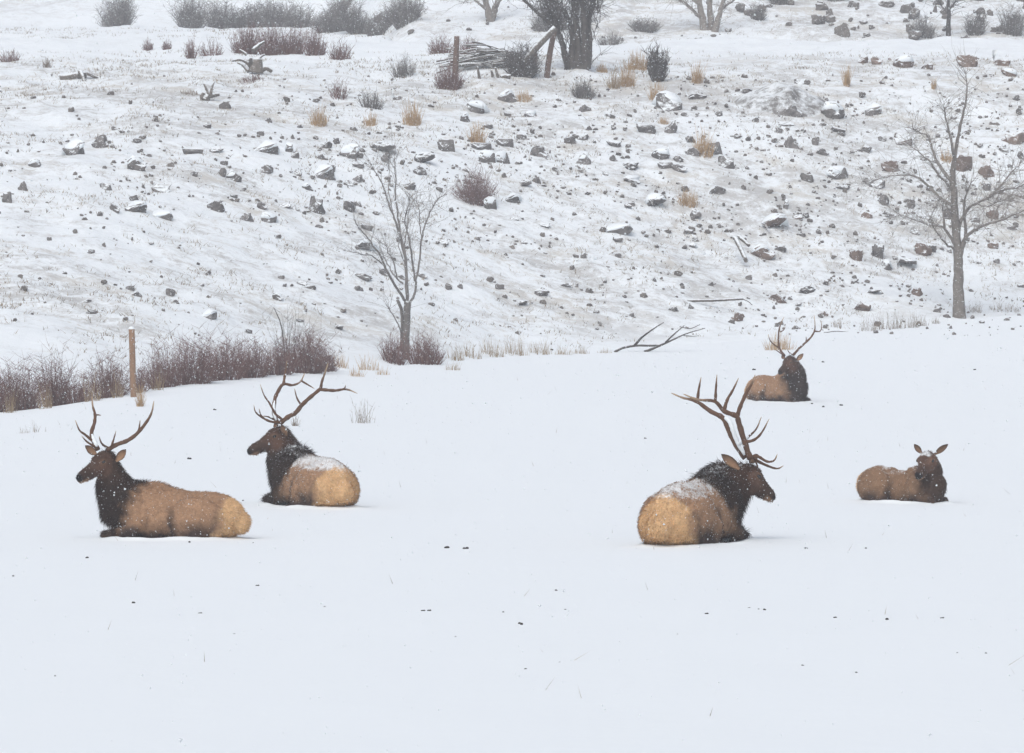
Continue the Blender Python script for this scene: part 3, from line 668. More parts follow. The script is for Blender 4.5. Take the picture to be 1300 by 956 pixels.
ROW = "1097 77 14 8 b;1114 77 15 9 b;1131 77 9 5 b;1148 79 24 14 bc;1178 80 21 16 b;1228 78 30 14 b;1274 77 30 15 bc;1280 93 20 8 bc"
def put_rock(px, py, wpx, hpx, fl, label, group, base_row=None, kind='rock'):
    g = hit(px, py+hpx*.5) if base_row is None else base_row
    s = g.y/FPX; w_ = wpx*s*1.08; hh = hpx*s*1.30
    i = rr.randrange(len(ROCKS)); me = ROCKS[i][1 if 'b' in fl else 0]
    # the shape's height above ground; a cap adds about a quarter more
    o = link(kind, me); sz = max(hh, w_*.28); dy = rr.uniform(.75, 1.15)
    o.location = (g.x, g.y+.3*w_, Hs(g.x, g.y+.3*w_)-sz*.26)
    o.scale = (w_, w_*dy, sz); o.rotation_euler = (rr.uniform(-.18, .18), rr.uniform(-.30, .30), rr.uniform(-.5, .5))
    tag(o, label, 'rock', group)
    if 'c' in fl:
        c = link('snow_cap', ROCKS[i][2], None, o); c.scale = (1.0, 1.0, 1.0); c.location = (0, 0, -.02)
    return o
rr = random.Random(5)
for e in RK.replace('\n', '').split(';'):
    p = e.split(); v = [float(x) for x in p[:4]]; fl = p[4] if len(p) > 4 else ''
    if 'c' in fl and 'b' in fl: lb, gr = 'brown rock under a thick cap of snow on the slope', 'snow-capped brown rocks on the slope'
    elif 'c' in fl: lb, gr = 'grey rock under a thick cap of snow on the slope', 'snow-capped grey rocks on the slope'
    elif 'b' in fl: lb, gr = 'reddish brown rock without a snow cap on the slope', 'brown rocks on the slope'
    elif v[2] >= 14: lb, gr = 'larger dark grey rock lying bare on the snowy slope', 'larger grey rocks on the slope'
    else: lb, gr = 'small dark grey rock poking through snow on the slope', 'small grey rocks on the slope'
    put_rock(*v, fl, lb, gr)
for e in ROW.split(';'):
    p = e.split(); v = [float(x) for x in p[:4]]
    put_rock(*v, p[4], 'brown boulder in the row along the bench above the slope', 'boulders in a row on the bench')

# the many smaller stones nobody could count
def stones():
    r = np.random.default_rng(12); V = []; F = []; n = 0
    base = []
    for k in range(8):
        me = rock_mesh('s', 300+k); 
        bm = bmesh.new(); bm.from_mesh(me); bmesh.ops.dissolve_limit(bm, angle_limit=.35, verts=bm.verts, edges=bm.edges); bmesh.ops.triangulate(bm, faces=bm.faces)
        base.append((np.array([v.co[:] for v in bm.verts]), [tuple(v.index for v in f.verts) for f in bm.faces])); bm.free(); bpy.data.meshes.remove(me)
    def put(px, py, wpx, hr):
        nonlocal n
        g = hit(px, py); w_ = wpx*g.y/FPX; vs_, fs = base[r.integers(8)]
        a = r.uniform(0, 6.28); c, s = math.cos(a), math.sin(a)
        q = vs_*np.array([w_, w_*r.uniform(.6, 1), w_*hr]); q = np.stack([q[:, 0]*c-q[:, 1]*s, q[:, 0]*s+q[:, 1]*c, q[:, 2]-.1*w_*hr], -1)+np.array(g)
        V.append(q); F.extend([tuple(i+n for i in f) for f in fs]); n += len(q)
    cnt = 0
    while cnt < 3000:
        px = r.uniform(-60, 1360); py = r.uniform(95, 428)
        d = .32+.45*sstep(250, 700, px); d *= .25+.75*np.exp(-((py-215)/95)**2)+.15
        if px > 900 and py > 250: d += .22
        if vnoise(px/60, py/22, 5) < .42 and r.random() < .75: continue
        if r.random() > d: continue
        put(px, py, float(np.clip(r.lognormal(1.25, .55), 1.6, 10)), r.uniform(.35, .8)); cnt += 1
    for _ in range(520):           # the farther hill
        px = r.uniform(470, 1400); Y = r.uniform(232, 262)
        if px > 960 or r.random() < .45:
            g = at(px, Y); w_ = float(np.clip(r.lognormal(-1.05, .55), .12, 1.1)); vs_, fs = base[r.integers(8)]
            a = r.uniform(0, 6.28); c, s = math.cos(a), math.sin(a); q = vs_*np.array([w_, w_*.8, w_*r.uniform(.4, .8)])
            q = np.stack([q[:, 0]*c-q[:, 1]*s, q[:, 0]*s+q[:, 1]*c, q[:, 2]-.06*w_], -1)+np.array(g)
            V.append(q); F.extend([tuple(i+n for i in f) for f in fs]); n += len(q)
    me = mesh('stones', np.concatenate(V), F, False)
    tag(link('scattered_stones', me, M_stone), 'countless small dark stones scattered over the snowy slope', 'stones', None, 'stuff')
stones()

# grey earth mound
def mound():
    c = hit(985, 142); m = MB(); V = []; F = []; nu, nv = 40, 26
    for j in range(nv+1):
        for i in range(nu+1):
            u = i/nu*2-1; v = j/nv*2-1; x = c.x+u*1.55+.25; y = c.y+1.2+v*1.7
            r2 = u*u+v*v; z = H(np.array([x]), np.array([y]))[0]+max(0, 1-r2)**.9*(.62+.30*fbm(np.array([x*1.3]), np.array([y*1.3]), 4)[0]*2+.15*math.sin(u*5+1))-.03
            V.append((x, y, z))
    for j in range(nv):
        for i in range(nu): F.append((j*(nu+1)+i, j*(nu+1)+i+1, (j+1)*(nu+1)+i+1, (j+1)*(nu+1)+i))
    o = link('earth_mound', mesh('mound', np.array(V)-np.array(c), F), M_mound); o.location = c
    tag(o, 'low grey mound of bare earth and stubble above the rocks', 'mound')
mound()

# ------------------------------------------------------------------ plants
def stems_mesh(name, n, wid, hgt, dep, seed, thick=.007, spread=.55, twigs=2, lean=0., vase=.45, zf=lambda a, b: 0):
    """n thin bent stems from a common foot, with side twigs; 3-sided tapered tubes"""
    r = random.Random(seed); V = []; F = []
    def stick(p0, d, ln, rad, bend, segs=3):
        p = Vector(p0); d = Vector(d).normalized(); o = len(V); pts = [p.copy()]
        a = d.orthogonal().normalized(); b = d.cross(a)
        for k in range(segs+1):
            rr_ = rad*(1-.8*k/segs)
            for q in range(3):
                th = q*2.0944; V.append(p+a*math.cos(th)*rr_+b*math.sin(th)*rr_)
            d = (d+Vector((r.gauss(0, bend), r.gauss(0, bend), r.gauss(0, bend*.6)+.04))).normalized(); p = p+d*(ln/segs); pts.append(p.copy())
        for k in range(segs):
            for q in range(3): F.append((o+k*3+q, o+k*3+(q+1) % 3, o+k*3+3+(q+1) % 3, o+k*3+3+q))
        return pts, d
    for i in range(n):
        a = r.uniform(0, 6.283); q = math.sqrt(r.random())
        bx, by = math.cos(a)*q*wid*.5*vase, math.sin(a)*q*dep*.5*vase
        h_ = hgt*r.uniform(.30, 1.0)**.8*(1-.5*q*q)*(1+.35*mnoise.noise(Vector((bx*1.6+seed, by*1.6, 0))))
        tx, ty = math.cos(a)*q*wid*.5*(1-vase)+lean*h_, math.sin(a)*q*dep*.5*(1-vase)
        d = Vector((tx, ty, h_)); 
        pts, dd = stick((bx, by, zf(bx, by)-.08), d+Vector((r.gauss(0, spread*.12), r.gauss(0, spread*.12), 0))*h_, d.length*1.02, thick*r.uniform(.7, 1.2), .15)
        for t in range(twigs):
            k = r.choice([1, 1, 2, 2, 3]); p = pts[k]+(pts[min(k+1, 3)]-pts[k])*r.random()*.8
            td = Vector((r.gauss(0, spread), r.gauss(0, spread), r.uniform(.3, 1.1)))
            stick(p, td, h_*r.uniform(.15, .38), thick*.6, .14, 2)
    return mesh(name, V, F, False)
SHc = {}
def shrub(px, row, wpx, hpx, mat, label, group, dens=1.0, name='bare_shrub', cat='shrub', Y=None, thick=None, twigs=2, vase=.45, dep=None, spread=.55):
    g = hit(px, row) if Y is None else at(px, Y)
    s = g.y/FPX; w_ = wpx*s; h_ = hpx*s
    n = int(max(12, dens*95*max(.5, w_)))
    gx = Hs(g.x+.5, g.y)-Hs(g.x-.5, g.y); gy = Hs(g.x, g.y+.5)-Hs(g.x, g.y-.5)
    me = stems_mesh(name, n, w_, h_, dep or min(w_, 1.6), int(px*7+row), thick or .0055+.00003*g.y, spread, twigs, 0, vase, lambda a, b: gx*a+gy*b)
    o = link(name, me, mat); o.location = g; tag(o, label, cat, group); return o
# the dark red row of shrubs behind the crest of the meadow
LB = 'dense dark red bare shrub in the long row by the wooden post'
for (px, row, w_, h_, Y) in [(-14, 0, 70, 84, 114), (28, 0, 72, 90, 114.5), (70, 0, 50, 106, 115.5), (100, 0, 50, 60, 115.2), (138, 0, 66, 84, 116.3), (176, 0, 30, 52, 117.2), (206, 0, 56, 82, 118.8), (244, 0, 76, 94, 120.2), (286, 0, 62, 76, 122), (318, 0, 64, 78, 123.4), (352, 0, 54, 62, 124.6), (388, 0, 70, 86, 126), (414, 0, 36, 50, 127.5)]:
    shrub(px, row, w_, h_*.78, M_red, LB, 'red shrubs in a row', 2.3, Y=Y, vase=.5, dep=1.6, thick=.0070, twigs=5, spread=.95)
shrub(368, 0, 46, 100, M_grey, 'tall grey-stemmed bare shrub rising out of the red row', None, .9, Y=126.5, vase=.5, thick=.008)
shrub(540, 462, 58, 44, M_red, 'rounded reddish bare shrub at the foot of the slim multi-stemmed tree', 'reddish shrubs at the slim tree', 3.2, dep=1.4, vase=.6, thick=.008)
shrub(500, 461, 40, 48, M_red, 'rounded reddish bare shrub at the foot of the slim multi-stemmed tree', 'reddish shrubs at the slim tree', 2.6, dep=1.2, vase=.6, thick=.008)
shrub(602, 258, 66, 50, M_redder, 'round russet bare shrub among snowy rocks in the middle of the slope', None, 2.6, vase=.35, thick=.009)
shrub(462, 537, 38, 40, M_drystem, 'sparse tuft of bare twigs on the snow behind a bull\'s antlers', None, .55, twigs=1, vase=.85, thick=.006)
shrub(375, 541, 10, 22, M_drystem, 'tiny withered weed beside a bull elk\'s antlers', None, 1, twigs=1, thick=.005)
# shrubs along the bench
for (px, row, w_, h_, m, d) in [(312, 68, 46, 44, M_red, 2.4), (345, 70, 46, 46, M_red, 2.4), (372, 68, 40, 40, M_red, 2.2), (400, 70, 34, 42, M_red, 2.4), (432, 76, 34, 32, M_red, 1.6), (243, 74, 18, 32, M_red, 2.0), (268, 70, 40, 26, M_red, .8), (188, 63, 16, 18, M_red, 1.6), (212, 63, 14, 18, M_red, 1.6),
        (512, 97, 36, 34, M_grey, 1.3), (570, 114, 44, 40, M_red, 2.2), (560, 68, 40, 30, M_red, 1.6), (592, 70, 34, 30, M_red, 1.4), (12, 78, 34, 20, M_red, 1.2), (430, 124, 30, 34, M_red, .9), (472, 137, 38, 26, M_grey, 1.8), (741, 124, 36, 30, M_grey, 2.6), (780, 113, 22, 34, M_tan, 1.2), (60, 86, 14, 18, M_drystem, 1), (240, 120, 30, 10, M_drystem, 1), (320, 104, 40, 14, M_red, .9), (775, 57, 40, 22, M_grey, 1.6)]:
    if px in (312, 345, 372, 400, 432): lb = 'reddish bare shrub in the thicket behind the uprooted stump'
    elif px in (570, 560, 592): lb = 'reddish bare shrub standing around the upright post by the brush pile'
    elif px == 741: lb = 'round grey bare shrub below the clump-trunked tree'
    elif px == 780: lb = 'tan bare shrub leaning against golden grass on the bench'
    elif px == 775: lb = 'low grey bush behind the clump-trunked tree'
    elif px in (188, 212, 243, 268): lb = 'thin small reddish shrub on the open snowy bench before the far thickets'
    elif px in (430, 472, 512): lb = 'sparse bare shrub on the slope edge near the golden tufts'
    else: lb = 'little dry shrub poking from the snowy shoulder by the broken log'
    shrub(px, row, w_, h_, m, lb, 'bare shrubs on the bench', d, vase=.6, thick=.011)
o = shrub(834, 103, 24, 50, M_bark_dark, 'dark narrow upright bush beside golden grass on the bench', None, 3.5, vase=.5, thick=.022, twigs=4)
# far grey thickets
for (px, Y, w_, h_) in [(152, 262, 42, 50), (243, 258, 38, 46), (280, 262, 46, 54), (310, 262, 44, 50), (352, 258, 40, 40), (375, 262, 46, 38), (420, 247, 50, 38), (452, 245, 54, 42), (490, 243, 54, 44), (518, 240, 40, 40), (425, 266, 60, 30)]:
    shrub(px+(px*37 % 11)-5, 0, w_*1.3, h_*(.75+(px*13 % 10)/20), M_grey, 'far grey leafless thicket beyond the bench', 'far grey thickets', 1.3, Y=Y, vase=.55, thick=.017, twigs=5, dep=2.0, spread=1.1)
for (px, Y, w_, h_) in [(990, 243, 36, 44), (962, 240, 24, 26), (1172, 236, 36, 34), (1238, 236, 34, 36), (1285, 236, 40, 44), (1012, 247, 30, 30), (818, 238, 50, 20), (700, 238, 60, 36), (1060, 244, 40, 24)]:
    shrub(px, 0, w_, h_, M_grey, 'far grey bush at the foot of the farther hill', 'far bushes under the farther hill', 1.4, Y=Y, vase=.5, thick=.016, twigs=4, spread=.8)
shrub(662, 96, 52, 46, M_bark_dark, 'dark bushy juniper-like shrub beside the brush pile', None, 3.0, vase=.5, thick=.016, twigs=4, spread=.8)
# golden grass tufts
TF = [(405, 160, 22, 30), (523, 159, 25, 38), (470, 160, 18, 20), (796, 109, 22, 32), (808, 88, 32, 28), (835, 128, 24, 26), (885, 106, 15, 30), (606, 181, 22, 28), (893, 196, 26, 38), (873, 261, 26, 26), (1075, 110, 7, 32), (665, 128, 22, 16), (1203, 205, 18, 20), (1185, 114, 6, 18), (842, 158, 14, 14), (765, 92, 14, 14)]
for (px, row, w_, h_) in TF:
    shrub(px, row, w_*1.1, h_*1.25, M_gold, 'upright golden dry grass tuft on the upper slope', 'golden grass tufts up the slope', 2.2, 'grass_tuft', 'grass', twigs=0, vase=.8, thick=.010, spread=.35)
shrub(990, 444, 44, 34, M_gold, 'golden dry grass clump behind the distant bull\'s antlers', None, 1.8, 'grass_tuft', 'grass', twigs=0, vase=.8, thick=.007)
shrub(178, 516, 14, 46, M_gold, 'thin golden grass clump at the foot of the wooden post', None, 1.3, 'grass_tuft', 'grass', twigs=0, vase=.5, thick=.006)
for (px, row, w_, h_) in [(432, 466, 26, 30), (468, 470, 30, 34), (452, 478, 22, 22), (486, 476, 20, 18), (578, 458, 26, 32), (598, 454, 28, 30), (575, 470, 20, 20), (625, 452, 34, 34), (655, 451, 34, 36), (686, 450, 32, 30), (715, 450, 26, 22), (738, 449, 24, 18), (768, 448, 20, 14)]:
    shrub(px, row, w_, h_, M_tan if px > 560 else M_gold, 'thin dry straw grass along the edge of the meadow', 'dry grass along the meadow edge', 1.25, 'grass_tuft', 'grass', twigs=0, vase=.9, thick=.006, spread=.4)
for (px, row, w_, h_) in [(1105, 420, 30, 28), (1125, 418, 26, 34), (1142, 417, 24, 28), (1160, 416, 16, 32), (1170, 414, 18, 22), (1188, 411, 12, 16), (1236, 396, 24, 20), (1275, 394, 44, 16), (1062, 416, 16, 16)]:
    shrub(px, row, w_, h_, M_drystem, 'brown dry weed stalks along the meadow edge by the stout tree', 'dry weeds by the stout tree', .85, 'dry_weed', 'weed', twigs=1, vase=.9, thick=.006, spread=.35)
for (px, Y, w_, h_) in [(58, 113.2, 20, 52), (118, 114.4, 26, 58), (150, 115.4, 18, 50), (12, 112.6, 18, 48), (200, 117.6, 20, 40)]:
    shrub(px, 0, w_, h_, M_tan, 'straw coloured grass stalks standing before the red shrubs', 'straw stalks among the red shrubs', .8, 'grass_tuft', 'grass', Y=Y, twigs=0, vase=.8, thick=.005, spread=.3)
for (px, row, w_, h_) in [(42, 549, 34, 24), (30, 550, 16, 16)]:
    shrub(px, row, w_, h_, M_drystem, 'faint dry weed on the snow below the red shrubs', 'faint weeds on the meadow', .5, 'dry_weed', 'weed', twigs=0, vase=.95, thick=.005, spread=.3)

def grass_stubble():
    """dry grass poking out of the snow over the slope"""
    r = np.random.default_rng(4); n = 56000
    X = r.uniform(-28, 30, n); Y = r.uniform(118, 200, n)
    Y = np.where(r.random(n) < .12, r.uniform(228, 256, n), Y)
    hm = hillmask(X, Y); d = vnoise(X*.55, Y*.35, 40)*.6+vnoise(X*2.1, Y*1.5, 44)*.5
    k = (r.random(n) < hm*sstep(.42, .72, d)*np.where((Y > 187) & (Y < 226), .35, 1)); X = X[k]; Y = Y[k]; n = len(X)
    X = np.concatenate([X]+[X+r.normal(0, .12, n) for _ in range(2)]); Y = np.concatenate([Y]+[Y+r.normal(0, .12, n) for _ in range(2)]); n = len(X)
    # also thin stems on the meadow
    m = 200; X2 = r.uniform(-11, 13, m); Y2 = r.uniform(40, 140, m)
    X = np.concatenate([X, X2]); Y = np.concatenate([Y, Y2]); n = len(X)
    Z = H(X, Y); far = np.arange(n) < n-m
    hgt = np.where(far, r.uniform(.03, .13, n), r.uniform(.03, .12, n)); wd = np.where(far, .014, .004)
    a = r.uniform(0, 6.28, n); dx, dy = np.cos(a)*wd, np.sin(a)*wd; lx, ly = r.normal(0, .8, n)*hgt, r.normal(0, .5, n)*hgt
    V = np.stack([np.stack([X-dx, Y-dy, Z-.02], -1), np.stack([X+dx, Y+dy, Z-.02], -1), np.stack([X+lx, Y+ly, Z+hgt], -1)], 1).reshape(-1, 3)
    tag(link('dry_grass', fast_mesh('dry_grass', V, np.arange(len(V)).reshape(-1, 3)), M_stub), 'short dry grass poking through the snow', 'grass', None, 'stuff')
grass_stubble()

# ------------------------------------------------------------------ bare trees
def tree(label, base_px, Y, trunks, limbs, mat, twig_n, twig_len, seed, name='bare_tree', twig_r=.008, droop=0., group=None, shoots=0):
    """trunks / limbs: (photo points, radius at start, radius at end, depth drift in metres)"""
    g = at(base_px, Y); root = empty(name, g); tag(root, label, 'tree', group); r = random.Random(seed); off = np.array(g)
    W = lambda pts, d0, d1: np.array([np.array(P(x, y, Y+d0+(d1-d0)*i/max(1, len(pts)-1))) for i, (x, y) in enumerate(pts)])
    tm = MB(); lines = []
    for pts, r0, r1, d in trunks:
        p = W(pts, 0 if not isinstance(d, tuple) else d[0], d if not isinstance(d, tuple) else d[1]); p[0][2] = min(p[0][2], g.z)-.15 if pts[0] == trunks[0][0][0] else p[0][2]
        p = catmull(p, 4); p = p+np.array([[r.gauss(0, r0*.05) for _ in range(3)] for _ in p])
        rad = r0+(r1-r0)*np.linspace(0, 1, len(p))**.8
        if pts is trunks[0][0]: rad[0] *= 1.35; rad[1] *= 1.12
        tm.tube(p, rad, 10, .08); lines.append((p, r1, .35))
    tm.build('trunk', mat, root, True, off)
    for pts, r0, r1, d in limbs:
        p = catmull(W(pts, d[0] if isinstance(d, tuple) else 0, d[1] if isinstance(d, tuple) else d), 4)
        p[1:] = p[1:]+np.array([[r.gauss(0, .010) for _ in range(3)] for _ in p[1:]])
        lb = MB(); lb.tube(p, r0+(r1-r0)*np.linspace(0, 1, len(p)), 7, .06); lb.build('branch', mat, root, True, off); lines.append((p, r1, 1.0))
    # twigs
    tw = MB()
    def twig(p, d, ln, rad, depth):
        pts = [np.array(p)]; d = np.array(d, float); n = 4
        for k in range(n):
            d = d/np.linalg.norm(d)+np.array([r.gauss(0, .22), r.gauss(0, .22), r.gauss(0, .18)-droop]); pts.append(pts[-1]+d/np.linalg.norm(d)*ln/n)
        tw.tube(pts, [rad*(1-.2*k) for k in range(n)]+[rad*.2], 3)
        if depth > 0:
            for _ in range(r.choice([1, 2, 3])):
                k = r.randint(1, n-1); dd = d*.5+np.array([r.gauss(0, .7), r.gauss(0, .7), r.gauss(.1, .5)])
                twig(pts[k], dd, ln*r.uniform(.35, .65), rad*.65, depth-1)
    wts = [len(p)*w_ for p, _, w_ in lines]
    for _ in range(twig_n):
        p, r1, w_ = r.choices(lines, wts)[0]; k = int(len(p)*(.25+.75*r.random()**.8)); k = min(max(k, 1), len(p)-1)
        t = p[k]-p[k-1]; t = t/(np.linalg.norm(t)+1e-9)
        d = t*.8+np.array([r.gauss(0, .75), r.gauss(0, .75), r.gauss(.15, .55)])
        twig(p[k], d, twig_len*r.uniform(.4, 1.2), twig_r, 1)
    for _ in range(shoots):
        p, r1, w_ = r.choices(lines, wts)[0]; k = r.randint(0, len(p)-1)
        twig(p[k]+np.array([r.gauss(0, .16), r.gauss(0, .2), r.gauss(0, .1)]), (r.gauss(0, .25), r.gauss(0, .3), 1), twig_len*r.uniform(.5, 1.3), twig_r*1.2, 1)
    o = tw.build('twigs', mat, root, False, off); o['kind'] = 'stuff'
    return root
cr = lambda x0, y0, k, pts: [(x0+x/k, y0+y/k) for x, y in pts]

Yr = hit(1217, 403).y
tree('bare tree with one stout pale trunk at the foot of the rocky slope', 1217, Yr,
    [([(1217, 403), (1217.5, 372), (1217, 340), (1215.5, 310), (1213, 280), (1211.5, 250), (1210, 228), (1211, 205)], .185, .075, 0)],
    [([(1211, 208), (1213.5, 188), (1218, 165), (1224, 140), (1228, 115), (1226, 94)], .065, .012, .5), ([(1211, 198), (1206, 170), (1200.5, 148), (1198, 134)], .045, .010, -.6),
     ([(1209, 234), (1196, 215), (1185, 195), (1178, 173), (1166, 168), (1159, 163)], .06, .010, -.9), ([(1208, 240), (1192, 222), (1178, 203), (1165, 192), (1154, 185)], .045, .010, .9),
     ([(1212, 262), (1196, 253), (1180, 238), (1168, 227), (1150, 222), (1122, 225), (1104, 233)], .055, .010, -.5), ([(1214, 312), (1203, 296), (1196, 287), (1180, 286), (1164, 280), (1150, 275), (1141, 274)], .05, .010, .8),
     ([(1215, 318), (1201, 309), (1190, 296), (1183, 285)], .04, .012, -.7), ([(1199, 290), (1197, 268), (1195, 250)], .04, .012, .3),
     ([(1218, 328), (1225, 303), (1240, 291), (1255, 284), (1272, 279), (1290, 271), (1312, 261)], .065, .014, -.9), ([(1215, 300), (1222, 276), (1231, 263), (1246, 255), (1258, 248), (1271, 235), (1285, 218), (1295, 209)], .06, .012, .6),
     ([(1256, 249), (1275, 241), (1290, 238), (1312, 229)], .04, .014, (.4, .9)), ([(1217, 330), (1226, 300), (1224, 270), (1227, 246), (1236, 228)], .06, .014, -.3),
     ([(1213, 285), (1203, 268), (1199, 255)], .035, .010, -.5), ([(1240, 258), (1252, 262), (1262, 258), (1282, 252), (1308, 252)], .03, .010, -.6), ([(1258, 283), (1268, 262), (1278, 256)], .028, .010, .4), ([(1193, 252), (1185, 268), (1180, 280)], .025, .008, .3)],
    M_bark, 560, 1.1, 2, 'bare_tree', .0085, .03)
H8 = lambda pts: cr(310, 190, 3.823, pts)
tree('slim multi-stemmed bare tree rising from reddish shrubs at the meadow edge', 515, hit(514, 459).y+.4,
    [(H8([(785, 1030), (786, 930), (790, 830), (792, 735)]), 0.0884, .09, 0), (H8([(762, 980), (768, 880), (765, 790), (744, 728)]), 0.0476, .04, .2)],
    [(H8([(792, 740), (786, 600), (776, 480), (750, 400), (730, 330), (700, 260), (680, 190), (650, 130), (608, 60)]), 0.0408, .009, -.5), (H8([(792, 740), (786, 560), (766, 460), (746, 330), (736, 220), (735, 120), (729, 30)]), 0.0408, .010, .5),
     (H8([(790, 745), (768, 715), (720, 640), (680, 560), (650, 500), (600, 430), (560, 382), (532, 336)]), 0.0408, .010, -.8), (H8([(684, 566), (620, 516), (560, 505), (505, 494)]), 0.0204, .008, -.6),
     (H8([(800, 750), (830, 690), (826, 600), (810, 500), (795, 420), (780, 340), (800, 262), (806, 230)]), 0.0340, .009, .7), (H8([(830, 640), (850, 560), (861, 440), (880, 360), (910, 290), (940, 240), (986, 214)]), 0.0286, .009, -.4),
     (H8([(772, 650), (722, 602), (690, 540), (655, 505)]), 0.0238, .010, .4), (H8([(862, 440), (852, 360), (850, 300), (834, 236)]), 0.0170, .008, .5), (H8([(762, 890), (748, 850), (720, 800), (692, 752)]), 0.0204, .010, -.3),
     (H8([(742, 625), (730, 560), (700, 500), (690, 470), (640, 430)]), 0.0190, .008, -.5), (H8([(786, 560), (760, 500), (745, 440)]), 0.0170, .008, .3), (H8([(776, 470), (790, 380), (800, 300), (820, 240)]), 0.0170, .007, .6), (H8([(720, 300), (700, 200), (705, 120), (700, 60)]), 0.0136, .006, .3)],
    M_bark_mid, 260, .85, 3, 'bare_tree', .006, -.05)
H5 = lambda pts: cr(500, 0, 4.333, pts)
Yb = hit(735, 92).y+.8
tree('thick dark clump-trunked bare tree on the bench beside leaning poles', 735, Yb,
    [(H5([(1010, 405), (1015, 300), (1010, 200), (1000, 110), (985, 0), (965, -170), (940, -330)]), .17, .05, .2), (H5([(1050, 400), (1050, 280), (1048, 160), (1042, 60), (1038, -40), (1050, -200), (1080, -360)]), .16, .05, -.2),
     (H5([(985, 400), (975, 300), (985, 200), (960, 110), (930, 55), (860, -5), (790, -60), (700, -160)]), .13, .05, .4), (H5([(960, 380), (930, 250), (900, 170), (870, 135), (790, 70), (712, -5), (600, -110)]), .11, .04, -.4), (H5([(1065, 380), (1075, 250), (1070, 130), (1085, 60), (1120, -60), (1160, -200)]), .13, .04, .3)],
    [(H5([(875, 140), (865, 95), (845, 60)]), .05, .02, -.3), (H5([(905, 180), (900, 110), (895, 60)]), .04, .015, .3), (H5([(1072, 120), (1090, 70), (1100, 40)]), .04, .015, .3), (H5([(1000, 100), (1015, 0), (1030, -120)]), .08, .02, .4)],
    M_bark_dark, 170, 1.1, 4, 'bare_tree', .012, 0, None, 320)
tree('far pale bare tree with forked trunk behind the brush pile', 622, 240,
    [(H5([(534, 250), (532, 170), (528, 110), (515, 40), (490, -30), (450, -130)]), .30, .06, 0), (H5([(530, 130), (548, 70), (570, 10), (600, -90), (630, -180)]), .20, .05, .6)], [(H5([(520, 60), (470, 20), (420, -20)]), .08, .03, -.4), (H5([(560, 40), (585, 0), (640, -50)]), .08, .03, .4)], M_bark, 60, 1.5, 6, 'bare_tree', .016)
H3 = lambda pts: cr(600, 0, 3.94, pts)
tree('far pale bare tree with three rising trunks at the farther hill', 900, 238,
    [(H3([(1178, 250), (1165, 180), (1152, 110), (1135, 20), (1110, -90), (1080, -240)]), .26, .06, 0), (H3([(1185, 248), (1188, 170), (1190, 90), (1188, 0), (1195, -130)]), .24, .06, .6), (H3([(1200, 248), (1210, 170), (1230, 90), (1256, 0), (1300, -130)]), .22, .05, -.5)],
    [(H3([(1150, 98), (1110, 60), (1060, 15), (1000, -20)]), .09, .03, -.5), (H3([(1240, 50), (1290, 10), (1350, -30)]), .07, .03, .4), (H3([(1140, 30), (1080, -20), (1010, -60)]), .07, .03, .4)], M_bark, 90, 1.6, 7, 'bare_tree', .016)
H4 = lambda pts: cr(900, 0, 3.25, pts)
tree('far slender straight bare tree at the foot of the farther hill', 1204, 236,
    [(H4([(990, 185), (988, 120), (990, 60), (988, 0), (992, -90), (990, -190)]), .13, .04, 0)], [(H4([(989, 60), (965, 30), (945, 0)]), .05, .02, .3), (H4([(990, 40), (1012, 15), (1030, -20)]), .05, .02, -.3)], M_bark_dark, 70, 1.2, 8, 'bare_tree', .016)

# ------------------------------------------------------------------ posts, poles, dead wood
def pole(name, label, cat, pts, rad, mat, Y=None, drop=.0, group=None, sides=10, snowtop=False, dd=0.):
    """round timber through photo points; the first point stands on the ground"""
    g = hit(*pts[0]) if Y is None else at(pts[0][0], Y)
    p = np.array([np.array(P(x, y, g.y+dd*i/max(1, len(pts)-1))) for i, (x, y) in enumerate(pts)])
    if Y is not None: p[0][2] = g.z
    if drop: p[0][2] -= drop
    p = catmull(p, 3); m = MB(); rr_ = np.linspace(rad[0], rad[1], len(p)); m.tube(p, rr_, sides, .05)
    o = m.build(name, mat, None, True, np.array(g)); o.location = g; tag(o, label, cat, group)
    if snowtop:
        sm = MB(); sm.ball(p[-1]+np.array([0, 0, .015]), (rad[1]*1.0, rad[1]*1.0, .045)); sm.build('snow_cap', M_snow, o, True, np.array(g))
    return o
pole('fence_post', 'round orange-brown wooden post standing in the red shrubs', 'post', [(170, 520), (168.5, 470), (167, 418)], (.066, .064), M_post, Y=115.2, drop=.2, snowtop=True)
pole('leaning_stick', 'thin bare grey stick leaning out of the red shrubs', 'stick', [(364, 450), (358, 418), (348, 391)], (.022, .008), M_bark_dark, Y=127.6, drop=.1)
pole('weathered_post', 'upright weathered post in front of the brush pile', 'post', [(577, 105), (579, 70), (580, 46)], (.10, .09), M_post_d, drop=.2)
pole('weathered_post', 'weathered brown post leaning under the snowy pole', 'post', [(693, 99), (698, 68), (704, 38)], (.10, .085), M_post_d, drop=.2)
pole('weathered_post', 'short weathered post crossed by the snowy slanting pole', 'post', [(677, 92), (678, 75), (677, 60)], (.12, .10), M_post_d, drop=.2)
pole('slanting_pole', 'long snow-dusted pole slanting up onto the weathered posts', 'pole', [(655, 92), (672, 71), (690, 51), (705, 35)], (.11, .10), M_stump, Y=hit(693, 99).y-.35)

